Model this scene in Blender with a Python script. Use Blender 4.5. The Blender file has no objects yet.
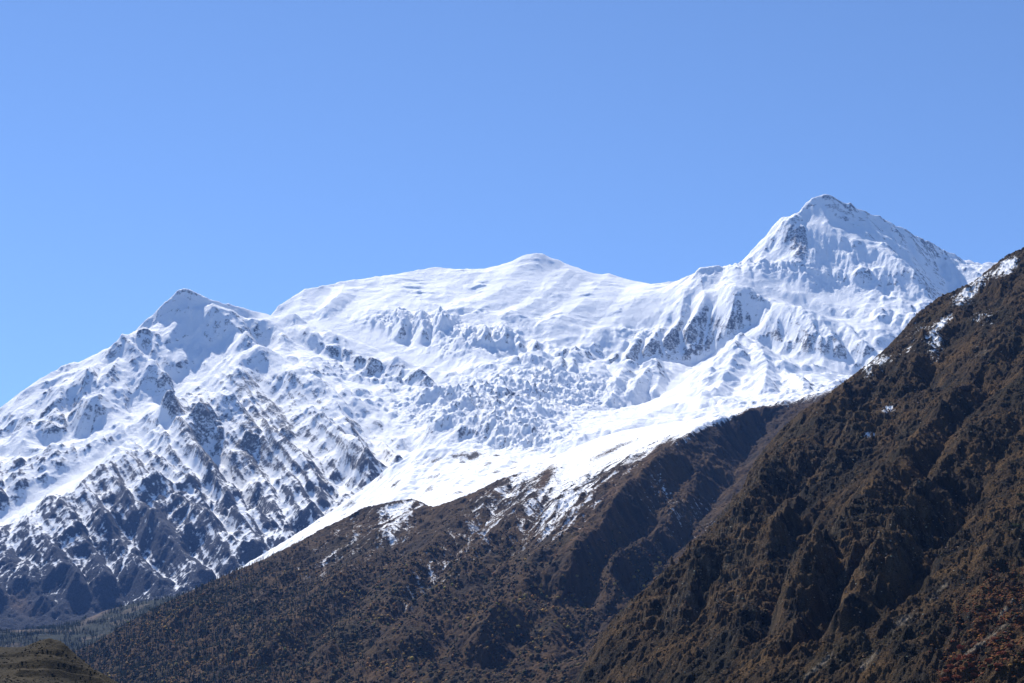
import bpy, math, time
import numpy as np
T0 = time.time()
R = math.radians
C = bpy.context.scene.collection
sc = bpy.context.scene
W, H, F = 1024.0, 683.0, 1407.0
PITCH = R(12.8)
cp, sp = math.cos(PITCH), math.sin(PITCH)

# ------------------------------------------------------------------ camera, sky, sun, exposure
cam = bpy.data.cameras.new('camera')
cam.sensor_width = 36.0
cam.lens = 36.0 * F / W
cam.clip_start = 1.0
cam.clip_end = 90000.0
co = bpy.data.objects.new('camera', cam)
co.location = (0, 0, 0)
co.rotation_euler = (R(90) + PITCH, 0, 0)
C.objects.link(co)
sc.camera = co

SUN_EL, SUN_AZ = R(49), R(-27)          # azimuth from +Y, negative = to the left
world = bpy.data.worlds.new("World")
sc.world = world
world.use_nodes = True
nt = world.node_tree
for n in list(nt.nodes): nt.nodes.remove(n)
sky = nt.nodes.new('ShaderNodeTexSky')
sky.sky_type = 'NISHITA'
sky.sun_disc = False
sky.sun_elevation = SUN_EL
sky.sun_rotation = SUN_AZ
sky.altitude = 3400
sky.air_density = 1.0
sky.dust_density = 0.0
sky.ozone_density = 6.0
bg = nt.nodes.new('ShaderNodeBackground')
bg.inputs[1].default_value = 0.121
wo = nt.nodes.new('ShaderNodeOutputWorld')
nt.links.new(sky.outputs[0], bg.inputs[0])
nt.links.new(bg.outputs[0], wo.inputs[0])

sl = bpy.data.lights.new('sun', 'SUN')
sl.energy = 5.0
sl.angle = R(0.5)
sl.color = (1.0, 0.955, 0.885)
so = bpy.data.objects.new('sun', sl)
so.rotation_euler = (R(90) - SUN_EL, 0, -SUN_AZ + math.pi)
C.objects.link(so)
SV = np.array([math.cos(SUN_EL) * math.sin(SUN_AZ), math.cos(SUN_EL) * math.cos(SUN_AZ), math.sin(SUN_EL)])
from mathutils import Vector
so.rotation_euler = Vector((-SV[0], -SV[1], -SV[2])).to_track_quat('-Z', 'Y').to_euler()

sc.view_settings.view_transform = 'Standard'
sc.view_settings.look = 'None'
sc.view_settings.exposure = 0.56
sc.view_settings.gamma = 1.0

# ------------------------------------------------------------------ helpers
def ray(px, py):
    r = (np.asarray(px, float) - W / 2) / F
    u = (H / 2 - np.asarray(py, float)) / F
    y = cp - u * sp
    z = sp + u * cp
    return r / y, z / y                 # x/y and z/y of the ray

def hash2(ix, iy, seed):
    h = (ix.astype(np.int64) * 374761393 + iy.astype(np.int64) * 668265263 + seed * 1442695041) & 0xffffffff
    h = ((h ^ (h >> 13)) * 1274126177) & 0xffffffff
    h = h ^ (h >> 16)
    return (h & 0xffffff).astype(np.float32) / np.float32(0xffffff)

def vnoise(x, y, seed=0):
    fx = np.floor(x); fy = np.floor(y)
    ix = fx.astype(np.int32); iy = fy.astype(np.int32)
    tx = (x - fx).astype(np.float32); ty = (y - fy).astype(np.float32)
    # gradient noise
    def g(dx, dy):
        a = hash2(ix + dx, iy + dy, seed) * np.float32(6.2831853)
        return np.cos(a) * (tx - dx) + np.sin(a) * (ty - dy)
    sx = tx * tx * tx * (tx * (tx * 6 - 15) + 10); sy = ty * ty * ty * (ty * (ty * 6 - 15) + 10)
    a = g(0, 0); b = g(1, 0); c = g(0, 1); d = g(1, 1)
    return ((a + (b - a) * sx) + ((c + (d - c) * sx) - (a + (b - a) * sx)) * sy) * np.float32(1.5)

def fbm(x, y, scale, octv, seed=0, gain=0.5, ridged=False):
    out = np.zeros(x.shape, np.float32); amp = 1.0; tot = 0
    for o in range(octv):
        k = (2.03 ** o) / scale
        ca, sa = math.cos(o * 0.7 + seed), math.sin(o * 0.7 + seed)
        n = vnoise((x * ca - y * sa) * k + 13.7 * o, (x * sa + y * ca) * k - 7.1 * o, seed * 17 + o)
        if ridged: n = 1 - 2 * np.abs(n)
        out += n * amp; tot += amp; amp *= gain
    return out / tot

def sstep(a, b, x):
    t = np.clip((x - a) / (b - a), 0, 1)
    return t * t * (3 - 2 * t)

def blur(a, n=1):
    for _ in range(n):
        p = np.pad(a, 1, mode='edge')
        a = (p[1:-1, :-2] + 2 * p[1:-1, 1:-1] + p[1:-1, 2:]) / 4
        p = np.pad(a, 1, mode='edge')
        a = (p[:-2, 1:-1] + 2 * p[1:-1, 1:-1] + p[2:, 1:-1]) / 4
    return a

def resize(a, shp):
    j = np.linspace(0, a.shape[0] - 1, shp[0]); i = np.linspace(0, a.shape[1] - 1, shp[1])
    j0 = np.minimum(j.astype(int), a.shape[0] - 2); i0 = np.minimum(i.astype(int), a.shape[1] - 2)
    tj = (j - j0)[:, None]; ti = (i - i0)[None, :]
    return ((a[j0][:, i0] * (1 - ti) + a[j0][:, i0 + 1] * ti) * (1 - tj)
            + (a[j0 + 1][:, i0] * (1 - ti) + a[j0 + 1][:, i0 + 1] * ti) * tj)

class Terrain:
    """Height field z(x, y) whose grid is even in x/y and log y (cells are square and grow with distance)."""
    def __init__(s, px0, px1, y0, y1, res=1.0, rres=1.0, stretch=1.0):
        s.u0 = (px0 - W / 2) / F * 1.03; s.u1 = (px1 - W / 2) / F * 1.03
        s.du = 1.0 / F / res; s.dv = s.du / rres
        s.nc = int((s.u1 - s.u0) / s.du) + 1
        s.l0 = math.log(y0); s.l1 = math.log(y1)
        s.nr = int((s.l1 - s.l0) / s.dv) + 1
        s.u = s.u0 + np.arange(s.nc) * s.du
        s.y1d = np.exp(s.l0 + np.arange(s.nr) * s.dv)
        s.Y = np.repeat(s.y1d[:, None], s.nc, 1)
        s.X = s.Y * s.u[None, :]
        s.z = np.zeros((s.nr, s.nc)); s.cons = []
    def line(s, pts):
        """pts = (px, py, Y km)"""
        P = []
        for px, py, Y in pts:
            u, t = ray(px, py); P.append((float(u), math.log(Y * 1000), float(t) * Y * 1000))
        s.cons.append(P)
    def absline(s, pts):
        """pts = (px, z m, Y km)"""
        s.cons.append([((px - W / 2) / F * 1.03, math.log(Y * 1000), z) for px, z, Y in pts])
    def solve(s, its=80, tension=0.0):
        z = None
        for lev in (64, 32, 16, 8, 4, 2):
            nr = max(6, s.nr // lev); nc = max(6, s.nc // lev)
            num = np.zeros((nr, nc)); den = np.zeros((nr, nc))
            for P in s.cons:
                for a, b in zip(P[:-1], P[1:]) if len(P) > 1 else [(P[0], P[0])]:
                    n = int(max(abs(a[0] - b[0]) / (s.u1 - s.u0) * nc, abs(a[1] - b[1]) / (s.l1 - s.l0) * nr) * 2) + 2
                    t = np.linspace(0, 1, n)
                    i = np.rint((a[0] + (b[0] - a[0]) * t - s.u0) / (s.u1 - s.u0) * (nc - 1)).astype(int)
                    j = np.rint((a[1] + (b[1] - a[1]) * t - s.l0) / (s.l1 - s.l0) * (nr - 1)).astype(int)
                    zz = a[2] + (b[2] - a[2]) * t
                    m = (i >= 0) & (i < nc) & (j >= 0) & (j < nr)
                    np.add.at(num, (j[m], i[m]), zz[m]); np.add.at(den, (j[m], i[m]), 1)
            fix = den > 0; val = num[fix] / den[fix]
            if z is None: z = np.full((nr, nc), val.mean())
            else: z = resize(z, (nr, nc))
            z[fix] = val
            ay = (s.dv * s.nr / nr) / (s.du * s.nc / nc); wy = 1 / ay ** 2
            for _ in range(400 if lev >= 32 else its):
                p = np.pad(z, 1, mode='edge')
                z = (p[1:-1, :-2] + p[1:-1, 2:] + wy * (p[:-2, 1:-1] + p[2:, 1:-1])) / (2 + 2 * wy)
                z[fix] = val
        s.z = blur(resize(z, (s.nr, s.nc)), 2)
        s.base = s.z.copy()
    def hit(s, px, py, z=None):
        """x, y (log) of the first surface point seen at a pixel"""
        z = s.base if z is None else z
        u, t = ray(px, py)
        i = int(np.clip((u - s.u0) / s.du, 0, s.nc - 1))
        c = z[:, i] / s.y1d
        w = np.nonzero(c >= t)[0]
        j = w[0] if len(w) else int(np.argmax(c))
        return float(u), s.l0 + j * s.dv
    def hits(s, pts): return [s.hit(p[0], p[1]) for p in pts]
    def dist(s, L, w):
        """distance field (in u units i.e. relative to range) to the polyline L within w; returns slice and d, side, param"""
        us = [p[0] for p in L]; ls = [p[1] for p in L]
        i0 = max(0, int((min(us) - w - s.u0) / s.du)); i1 = min(s.nc, int((max(us) + w - s.u0) / s.du) + 2)
        j0 = max(0, int((min(ls) - w - s.l0) / s.dv)); j1 = min(s.nr, int((max(ls) + w - s.l0) / s.dv) + 2)
        if i1 <= i0 or j1 <= j0: return None
        U = s.u[i0:i1][None, :]; V = (s.l0 + np.arange(j0, j1) * s.dv)[:, None]
        best = np.full((j1 - j0, i1 - i0), 1e9); side = np.zeros_like(best); par = np.zeros_like(best)
        n = len(L) - 1
        for k in range(n):
            ax, ay = L[k]; bx, by = L[k + 1]; dx, dy = bx - ax, by - ay
            LL = dx * dx + dy * dy + 1e-12
            t = np.clip(((U - ax) * dx + (V - ay) * dy) / LL, 0, 1)
            d = np.hypot(U - ax - t * dx, V - ay - t * dy)
            sd = np.sign((U - ax) * dy - (V - ay) * dx)
            m = d < best
            best = np.where(m, d, best); side = np.where(m, sd, side); par = np.where(m, (k + t) / n, par)
        return (slice(j0, j1), slice(i0, i1)), best, side, par
    def crease(s, pts, h, w, w2=None, taper=(0.3, 1.0), wob=0.25, shape=1.0):
        """ridge (h>0) or gully (h<0) of height h metres along pixels pts, half width w px left and w2 px right of its direction"""
        w2 = w2 or w
        L = s.hits(pts)
        wu, wu2 = w / F, w2 / F
        q = s.dist(L, max(wu, wu2) * 1.4)
        if q is None: return
        sl_, d, side, par = q
        X = s.X[sl_]; Y = s.Y[sl_]
        sc_ = max(wu, wu2) * 6000
        n = fbm(X, Y, sc_ * 1.2, 4, seed=int(abs(pts[0][0] * 7 + pts[0][1])) % 97)
        d = np.maximum(d * (1 + wob * n) + 0 * d, 0)
        ww = np.where(side > 0, wu2, wu)
        t = np.clip(1 - d / ww, 0, 1)
        if shape != 1: t = t ** shape
        hh = h * np.interp(par, [0, 1], taper)
        s.z[sl_] += hh * t
    def fit_sky(s, pts, keep=7, width=0.03, its=2):
        """nudge the crest so that its broad outline passes through the surveyed crest points, keeping small roughness"""
        pts = sorted((p[0], p[1]) for p in pts)
        cx = np.array([p[0] for p in pts], float); cy = np.array([p[1] for p in pts], float)
        cols = np.arange(s.nc)
        for _ in range(its):
            t = s.z / s.Y
            j = np.argmax(t, 0); px, py = s.pix()
            pj = py[j, cols]; xj = px[j, cols]
            want = np.interp(xj, cx, cy)
            ok = (xj > cx[0]) & (xj < cx[-1])
            d = np.where(ok, (pj - want), 0) / F * s.Y[j, cols] * 1.05
            k = np.exp(-0.5 * (np.arange(-3 * keep, 3 * keep + 1) / keep) ** 2); k /= k.sum()
            d = np.convolve(np.pad(d, 3 * keep, mode='edge'), k, 'valid')
            jj = np.convolve(np.pad(j.astype(float), 3 * keep, mode='edge'), k, 'valid')
            v = (np.arange(s.nr)[:, None] - jj[None, :]) * s.dv
            s.z += d[None, :] * np.where(v < 0, np.exp(-(v / width) ** 2), np.exp(-(v / (width * 4)) ** 2))
    def cell(s): return s.Y * s.du
    def grad(s, z=None):
        z = s.z if z is None else z
        gl, gu = np.gradient(z)
        gx = gu / (s.Y * s.du)
        gy = gl / (s.Y * s.dv) - gx * s.X / s.Y
        return gx, gy
    def lic(s, field, steps, smooth=2, step=1.0, z=None):
        """smear a field along the fall lines"""
        z = blur(s.z if z is None else z, smooth)
        gl, gu = np.gradient(z)
        gl = gl * (s.du / s.dv)
        m = np.hypot(gl, gu) + 1e-6
        gl = (gl / m * (s.du / s.dv)).astype(np.float32); gu = (gu / m).astype(np.float32)
        acc = field.astype(np.float32).copy(); wt = 1.0
        J0, I0 = np.meshgrid(np.arange(s.nr, dtype=np.float32), np.arange(s.nc, dtype=np.float32), indexing='ij')
        for sgn in (1, -1):
            J, I = J0.copy(), I0.copy()
            for k in range(steps):
                jj = np.clip(np.rint(J), 0, s.nr - 1).astype(np.int32); ii = np.clip(np.rint(I), 0, s.nc - 1).astype(np.int32)
                J += sgn * step * gl[jj, ii]; I += sgn * step * gu[jj, ii]
                jj = np.clip(np.rint(J), 0, s.nr - 1).astype(np.int32); ii = np.clip(np.rint(I), 0, s.nc - 1).astype(np.int32)
                w = 0.5 + 0.5 * math.cos(math.pi * (k + 1) / (steps + 1))
                acc += w * field[jj, ii]; 
                if sgn == 1: wt += 2 * w
        return acc / wt
    def erode(s, n, rounds, life, mask=None, k=0.3, half=2, seed=1, cap=6.0):
        """particles that run down the fall line in parallel, cutting and dropping"""
        rs = np.random.RandomState(seed)
        z = resize(s.z, (s.nr // half, s.nc // half)); z0 = z.copy()
        cell = resize(s.Y, z.shape) * s.du * half
        asp = s.du / s.dv
        nr, nc = z.shape
        for r in range(rounds):
            px = rs.rand(n) * (nc - 3) + 1; py = rs.rand(n) * (nr - 3) + 1
            vx = np.zeros(n); vy = np.zeros(n); sed = np.zeros(n); spd = np.ones(n)
            gzy, gzx = np.gradient(blur(z, 1))
            gzy = gzy * asp
            for t in range(life):
                i = px.astype(int); j = py.astype(int)
                gx = gzx[j, i]; gy = gzy[j, i]
                c = cell[j, i]
                vx = vx * 0.35 - gx / c; vy = vy * 0.35 - gy / c
                m = np.hypot(vx, vy) + 1e-6
                dx, dy = vx / m, vy / m
                nx = np.clip(px + dx, 1, nc - 3); ny = np.clip(py + dy * asp, 1, nr - 3)
                h0 = z[j, i]; h1 = z[ny.astype(int), nx.astype(int)]
                dz = (h1 - h0) / c
                capc = np.clip(-dz, 0.0, 1.5) * 2.0 * min(1, (t + 3) / 12)
                ero = np.where(dz > 0, -np.minimum(dz, np.maximum(sed, 0)), np.where(sed > capc, (capc - sed) * 0.15, (capc - sed) * k))
                ero = np.minimum(ero, np.maximum(-dz, 0) + (ero < 0) * 0)
                ero = np.where(ero > 0, np.minimum(ero, 0.25), ero)
                sed += ero
                dlt = ero * c * 0.12
                flat = (j * nc + i)
                z -= np.bincount(flat, dlt, nr * nc).reshape(nr, nc)
                px, py = nx, ny
            z = np.clip(z, z0 - cap * cell, z0 + 0.6 * cell)
        d = z - z0
        d = d * 0.75 + blur(d, 1) * 0.25
        D = resize(d, (s.nr, s.nc))
        s.z = s.z + (D if mask is None else D * mask)
    def pix(s, z=None):
        z = s.z if z is None else z
        fw = s.Y * cp + z * sp; up = -s.Y * sp + z * cp
        return W / 2 + F * s.X / fw, H / 2 - F * up / fw
    def zat(s, x, y):
        u = x / y; i = np.clip((u - s.u0) / s.du, 0, s.nc - 1.001); j = np.clip((np.log(y) - s.l0) / s.dv, 0, s.nr - 1.001)
        i0 = i.astype(int); j0 = j.astype(int); a = i - i0; b = j - j0
        z = s.z
        return (z[j0, i0] * (1 - a) + z[j0, i0 + 1] * a) * (1 - b) + (z[j0 + 1, i0] * (1 - a) + z[j0 + 1, i0 + 1] * a) * b
    def mesh(s, name, mat, attrs=None, col=None, smooth=True):
        v = np.stack([s.X, s.Y, s.z], -1).reshape(-1, 3).astype(np.float32)
        idx = np.arange(s.nr * s.nc, dtype=np.int32).reshape(s.nr, s.nc)
        f = np.stack([idx[:-1, :-1], idx[:-1, 1:], idx[1:, 1:], idx[1:, :-1]], -1).reshape(-1, 4)
        return npmesh(name, v, f, mat, attrs, col, smooth)

def npmesh(name, v, f, mat, attrs=None, col=None, smooth=True, link=True, parent=None):
    me = bpy.data.meshes.new(name)
    me.vertices.add(len(v)); me.vertices.foreach_set('co', np.ascontiguousarray(v, np.float32).ravel())
    n = f.shape[1]
    me.loops.add(f.size); me.loops.foreach_set('vertex_index', np.ascontiguousarray(f, np.int32).ravel())
    me.polygons.add(len(f)); me.polygons.foreach_set('loop_start', np.arange(0, f.size, n, dtype=np.int32))
    try: me.polygons.foreach_set('loop_total', np.full(len(f), n, np.int32))
    except Exception: pass
    if smooth: me.polygons.foreach_set('use_smooth', np.ones(len(f), bool))
    me.update(calc_edges=True)
    for k, a in (attrs or {}).items():
        at = me.attributes.new(k, 'FLOAT', 'POINT'); at.data.foreach_set('value', np.ascontiguousarray(a, np.float32).ravel())
    if col is not None:
        at = me.attributes.new('col', 'FLOAT_COLOR', 'POINT')
        c = np.ones((len(v), 4), np.float32); c[:, :3] = np.asarray(col).reshape(-1, 3)
        at.data.foreach_set('color', c.ravel())
    me.materials.append(mat)
    o = bpy.data.objects.new(name, me)
    if link: C.objects.link(o)
    if parent: o.parent = parent
    return o

def newmat(name):
    m = bpy.data.materials.new(name); m.use_nodes = True
    b = m.node_tree.nodes['Principled BSDF']
    return m, m.node_tree, b
def noise(t, vec, scale, detail=4, rough=0.6):
    n = t.nodes.new('ShaderNodeTexNoise'); n.inputs['Scale'].default_value = scale
    n.inputs['Detail'].default_value = detail; n.inputs['Roughness'].default_value = rough
    t.links.new(vec, n.inputs['Vector']); return n.outputs['Fac']
def math_(t, op, a, b=None, c=None):
    n = t.nodes.new('ShaderNodeMath'); n.operation = op
    for k, x in enumerate((a, b, c)):
        if x is None: continue
        if isinstance(x, (int, float)): n.inputs[k].default_value = x
        else: t.links.new(x, n.inputs[k])
    return n.outputs[0]
def mixc(t, f, a, b):
    n = t.nodes.new('ShaderNodeMix'); n.data_type = 'RGBA'
    for k, x in ((0, f), (6, a), (7, b)):
        if isinstance(x, (int, float)): n.inputs[k].default_value = x
        elif isinstance(x, tuple): n.inputs[k].default_value = (*x, 1)
        else: t.links.new(x, n.inputs[k])
    return n.outputs[2]
def maprange(t, v, a, b, c=0, d=1):
    n = t.nodes.new('ShaderNodeMapRange'); n.inputs[1].default_value = a; n.inputs[2].default_value = b
    n.inputs[3].default_value = c; n.inputs[4].default_value = d
    t.links.new(v, n.inputs[0]); return n.outputs[0]
def geopos(t): return t.nodes.new('ShaderNodeNewGeometry').outputs['Position']
def attr(t, name, out='Fac'):
    n = t.nodes.new('ShaderNodeAttribute'); n.attribute_name = name; return n.outputs[out]

def snowrock_mat(name, rock1, rock2, grain, bump, snowcol=(0.90, 0.91, 0.92), edge=0.16, brown=False):
    """snow where attribute 'snow' (plus fine noise) is high, else rock / earth taken from attribute 'col' or two rock colours"""
    m, t, b = newmat(name)
    P = geopos(t)
    n1 = noise(t, P, 1 / grain, 5, 0.7)
    n2 = noise(t, P, 1 / (grain * 7), 4, 0.6)
    n3 = noise(t, P, 1 / (grain * 0.35), 3, 0.7)
    s = attr(t, 'snow')
    f = math_(t, 'ADD', s, math_(t, 'MULTIPLY', math_(t, 'SUBTRACT', n1, 0.5), 1.1))
    f = math_(t, 'ADD', f, math_(t, 'MULTIPLY', math_(t, 'SUBTRACT', n2, 0.5), 0.35))
    f = maprange(t, f, 0.5 - edge, 0.5 + edge)
    base = attr(t, 'col', 'Color')
    rk = mixc(t, maprange(t, n3, 0.3, 0.7), rock1, rock2)
    mul = t.nodes.new('ShaderNodeMix'); mul.data_type = 'RGBA'; mul.blend_type = 'MULTIPLY'; mul.inputs[0].default_value = 1.0
    t.links.new(rk, mul.inputs[6]); t.links.new(base, mul.inputs[7])
    c = mixc(t, f, mul.outputs[2], snowcol)
    t.links.new(c, b.inputs['Base Color'])
    t.links.new(maprange(t, f, 0, 1, 0.95, 0.7), b.inputs['Roughness'])
    b.inputs['Specular IOR Level'].default_value = 0.15
    bp = t.nodes.new('ShaderNodeBump'); bp.inputs['Distance'].default_value = bump; bp.inputs['Strength'].default_value = 1.0
    hgt = math_(t, 'ADD', n1, math_(t, 'MULTIPLY', n3, 0.35))
    t.links.new(hgt, bp.inputs['Height'])
    t.links.new(maprange(t, f, 0, 1, 1.0, 0.5), bp.inputs['Strength'])
    t.links.new(bp.outputs[0], b.inputs['Normal'])
    return m
def log(*a): print('[scene %.1fs]' % (time.time() - T0), *a)
# ------------------------------------------------------------------ the snow massif
A = Terrain(-120, 1150, 7000, 15500, 1.0, 1.0)
# skyline: left peak and its long crest falling to the icefall
SK_L = [(-90, 455, 10.2), (0, 408, 10.4), (30, 385, 10.55), (62, 366, 10.7), (80, 361, 10.75), (95, 355, 10.8), (112, 344, 10.85), (130, 333, 10.9), (150, 317, 10.95), (165, 303, 11.0), (172, 296, 11.0), (179, 289, 11.0), (188, 289, 11.02), (198, 293, 11.03), (208, 299, 11.05), (240, 307, 11.1), (268, 315, 11.2)]
A.line(SK_L + [(300, 321, 11.15), (330, 332, 11.0), (355, 341, 10.85), (380, 352, 10.7), (430, 374, 10.35), (468, 392, 10.0)])
SK_R = [(272, 314, 12.4), (278, 307, 12.45), (292, 297, 12.5), (305, 289, 12.6), (318, 287, 12.6), (345, 281, 12.8), (390, 275, 12.9), (425, 269, 13), (435, 267, 13), (455, 269, 13), (482, 269, 13), (500, 265, 13), (510, 262, 13), (522, 256, 13), (533, 253, 13), (543, 254, 13), (555, 259, 13), (575, 267, 13), (590, 272, 13), (600, 275, 12.95), (609, 273, 12.9), (622, 278, 12.85), (640, 282, 12.8), (655, 284, 12.7), (680, 280, 12.5), (692, 274, 12.2), (700, 268, 12.1), (708, 266, 12.1), (725, 266, 12.25), (740, 263, 12.4), (752, 250, 12.45), (765, 236, 12.5), (777, 222, 12.55), (783, 216, 12.55), (790, 217, 12.55), (797, 212, 12.5), (806, 204, 12.6), (814, 197, 12.6), (824, 194, 12.6), (834, 197, 12.6), (850, 205, 12.65), (862, 210, 12.7), (880, 217, 12.8), (900, 227, 12.85), (915, 235, 12.9), (945, 250, 13.1), (965, 260, 13.25), (980, 263, 13.3), (1000, 262, 13.5), (1050, 280, 13.8), (1100, 300, 14)]
A.line([(255, 330, 12.3)] + SK_R)
A.line([(240, 340, 11.75), (300, 334, 11.7), (340, 343, 11.6), (400, 361, 11.2), (450, 380, 10.7), (490, 394, 10.1)])
A.line([(330, 318, 12.0), (400, 320, 11.9), (450, 335, 11.5), (500, 365, 10.9), (520, 390, 10.2)])
A.line([(540, 300, 12.2), (590, 330, 11.6), (585, 365, 11.0), (565, 395, 10.2)])
# shaded wall under the left crest and the shelf below it
A.line([(250, 352, 10.75), (300, 352, 10.7), (330, 365, 10.6), (360, 378, 10.45), (400, 392, 10.2), (440, 402, 9.9)])
# snow basin
A.line([(430, 425, 9.0), (480, 415, 9.2), (540, 412, 9.5), (600, 415, 9.7), (650, 403, 10.2), (690, 383, 10.7), (720, 362, 11.1)])
A.line([(420, 470, 8.2), (480, 460, 8.3), (560, 452, 8.3), (640, 430, 8.5)])
A.line([(655, 425, 8.6), (720, 425, 8.3), (800, 410, 8.3), (860, 400, 8.3)])
# buttress
A.line([(700, 268, 12.1), (690, 287, 11.95), (670, 310, 11.75), (650, 330, 11.6), (632, 345, 11.4), (600, 357, 11.2)])
A.line([(707, 270, 12.1), (735, 285, 11.75), (765, 310, 11.4)])
A.line([(592, 372, 11.0), (640, 374, 11.0), (690, 370, 11.15), (728, 352, 11.2), (755, 330, 11.3)])
# right peak: shelves and walls
A.line([(752, 250, 12.4), (785, 222, 12.4), (805, 226, 12.3), (830, 234, 12.2), (860, 243, 12.1), (890, 265, 11.9), (926, 298, 11.5), (960, 330, 11.1)])
A.line([(740, 272, 12.05), (765, 276, 11.98), (800, 282, 11.86), (845, 292, 11.7), (885, 300, 11.5), (920, 308, 11.3)])
A.line([(725, 274, 11.95), (770, 290, 11.7), (830, 303, 11.45), (880, 313, 11.25), (930, 326, 11.0)])
A.line([(760, 302, 11.6), (820, 318, 11.3), (860, 327, 11.15), (900, 338, 10.9)])
A.line([(735, 290, 11.6), (775, 306, 11.3), (830, 322, 11.0), (862, 335, 10.8), (885, 347, 10.6), (930, 370, 10.3)])
A.line([(940, 275, 12.9), (950, 300, 12.3), (960, 320, 11.6)])
A.line([(770, 345, 10.95), (810, 372, 10.5), (850, 383, 10.3), (900, 390, 10.1)])
# pyramid
A.line([(742, 340, 10.9), (715, 368, 10.4), (690, 400, 9.6), (672, 425, 8.9)])
A.line([(742, 340, 10.9), (780, 368, 10.3), (815, 384, 9.9), (850, 395, 9.6)])
# left complex
A.line([(30, 430, 9.9), (70, 400, 10.2), (97, 372, 10.55), (121, 346, 10.7), (140, 366, 10.5), (158, 380, 10.35), (205, 386, 10.2), (222, 367, 10.35), (245, 355, 10.5), (262, 364, 10.35), (300, 385, 10.1), (345, 405, 9.8), (385, 440, 9.3), (415, 458, 8.9)])
A.line([(155, 355, 10.62), (180, 352, 10.6), (205, 352, 10.62), (228, 347, 10.75)])
A.line([(183, 292, 11.0), (196, 318, 10.86), (212, 345, 10.68)])
A.line([(-60, 450, 9.9), (0, 445, 9.9), (60, 425, 10.0), (120, 412, 10.1), (180, 410, 10.0), (200, 400, 10.1)])
A.line([(165, 432, 9.6), (130, 450, 9.4), (80, 478, 9.1), (20, 515, 8.8), (-50, 560, 8.5)])
A.line([(160, 440, 9.45), (130, 455, 9.2), (116, 467, 8.95), (85, 500, 8.6), (35, 545, 8.2), (-20, 590, 7.9)])
A.line([(-60, 480, 9.4), (0, 468, 9.45), (60, 455, 9.5), (120, 438, 9.6)])
A.line([(165, 437, 9.5), (200, 440, 9.4), (225, 480, 8.9), (260, 520, 8.4), (300, 545, 8.0)])
A.line([(270, 430, 9.5), (300, 470, 9.0), (330, 500, 8.6), (370, 490, 8.5), (400, 480, 8.4)])
A.line([(116, 467, 8.95), (150, 505, 8.5), (190, 535, 8.2), (230, 555, 8.0)])
A.line([(-90, 640, 7.4), (0, 634, 7.5), (60, 626, 7.5), (130, 612, 7.6), (220, 585, 7.7), (300, 550, 7.7), (400, 500, 7.6)])
A.absline([(-90, -50, 7.0), (250, 0, 7.0), (450, 250, 7.0), (600, 450, 7.0), (800, 600, 7.2), (1100, 700, 7.4)])
A.absline([(-90, 1000, 15.5), (1100, 1900, 15.5)])
A.absline([(-90, 1700, 12.2), (150, 1900, 12.2), (230, 2100, 12.0)])
A.solve()
log('massif base')
px, py = A.pix()
X, Y = A.X, A.Y
def blob(cx, cy, rx, ry=None, ang=0):
    ry = ry or rx; a = R(ang); dx = px - cx; dy = py - cy
    return np.exp(-(((dx * math.cos(a) + dy * math.sin(a)) / rx) ** 2 + ((-dx * math.sin(a) + dy * math.cos(a)) / ry) ** 2))
# smoothness: the dome and the snowfields are smooth, faces are rough
smooth = np.clip(blob(500, 290, 170, 32) + blob(600, 300, 80, 36) + blob(340, 298, 60, 18) + blob(620, 412, 90, 18, -12) + blob(690, 375, 50, 8, -30) + blob(380, 346, 90, 11, 22) + blob(300, 322, 60, 8, 12) + blob(240, 312, 50, 6, 12)
                 + blob(40, 500, 100, 12, -30) + blob(20, 455, 70, 7, -15) + blob(480, 470, 80, 20) + blob(190, 380, 30, 7) + blob(830, 300, 60, 8, 12) + blob(810, 312, 60, 6, 22), 0, 1)
rough = 1 - 0.85 * smooth
wx = fbm(X, Y, 900, 4, 5) * 260; wy = fbm(X, Y, 900, 4, 6) * 260
sky_m = 1.0
rocky = sstep(-0.25, 0.35, fbm(X + wx, Y + wy, 1100, 5, 29) + 0.25 * sstep(1500, 300, A.z))
A.z += rough * 110 * (fbm(X + wx, Y + wy, 950, 5, 1, 0.45, True) - 0.25) * np.clip((Y - 7000) / 600, 0, 1)
A.z += 15 * fbm(X, Y, 300, 4, 2)
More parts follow.
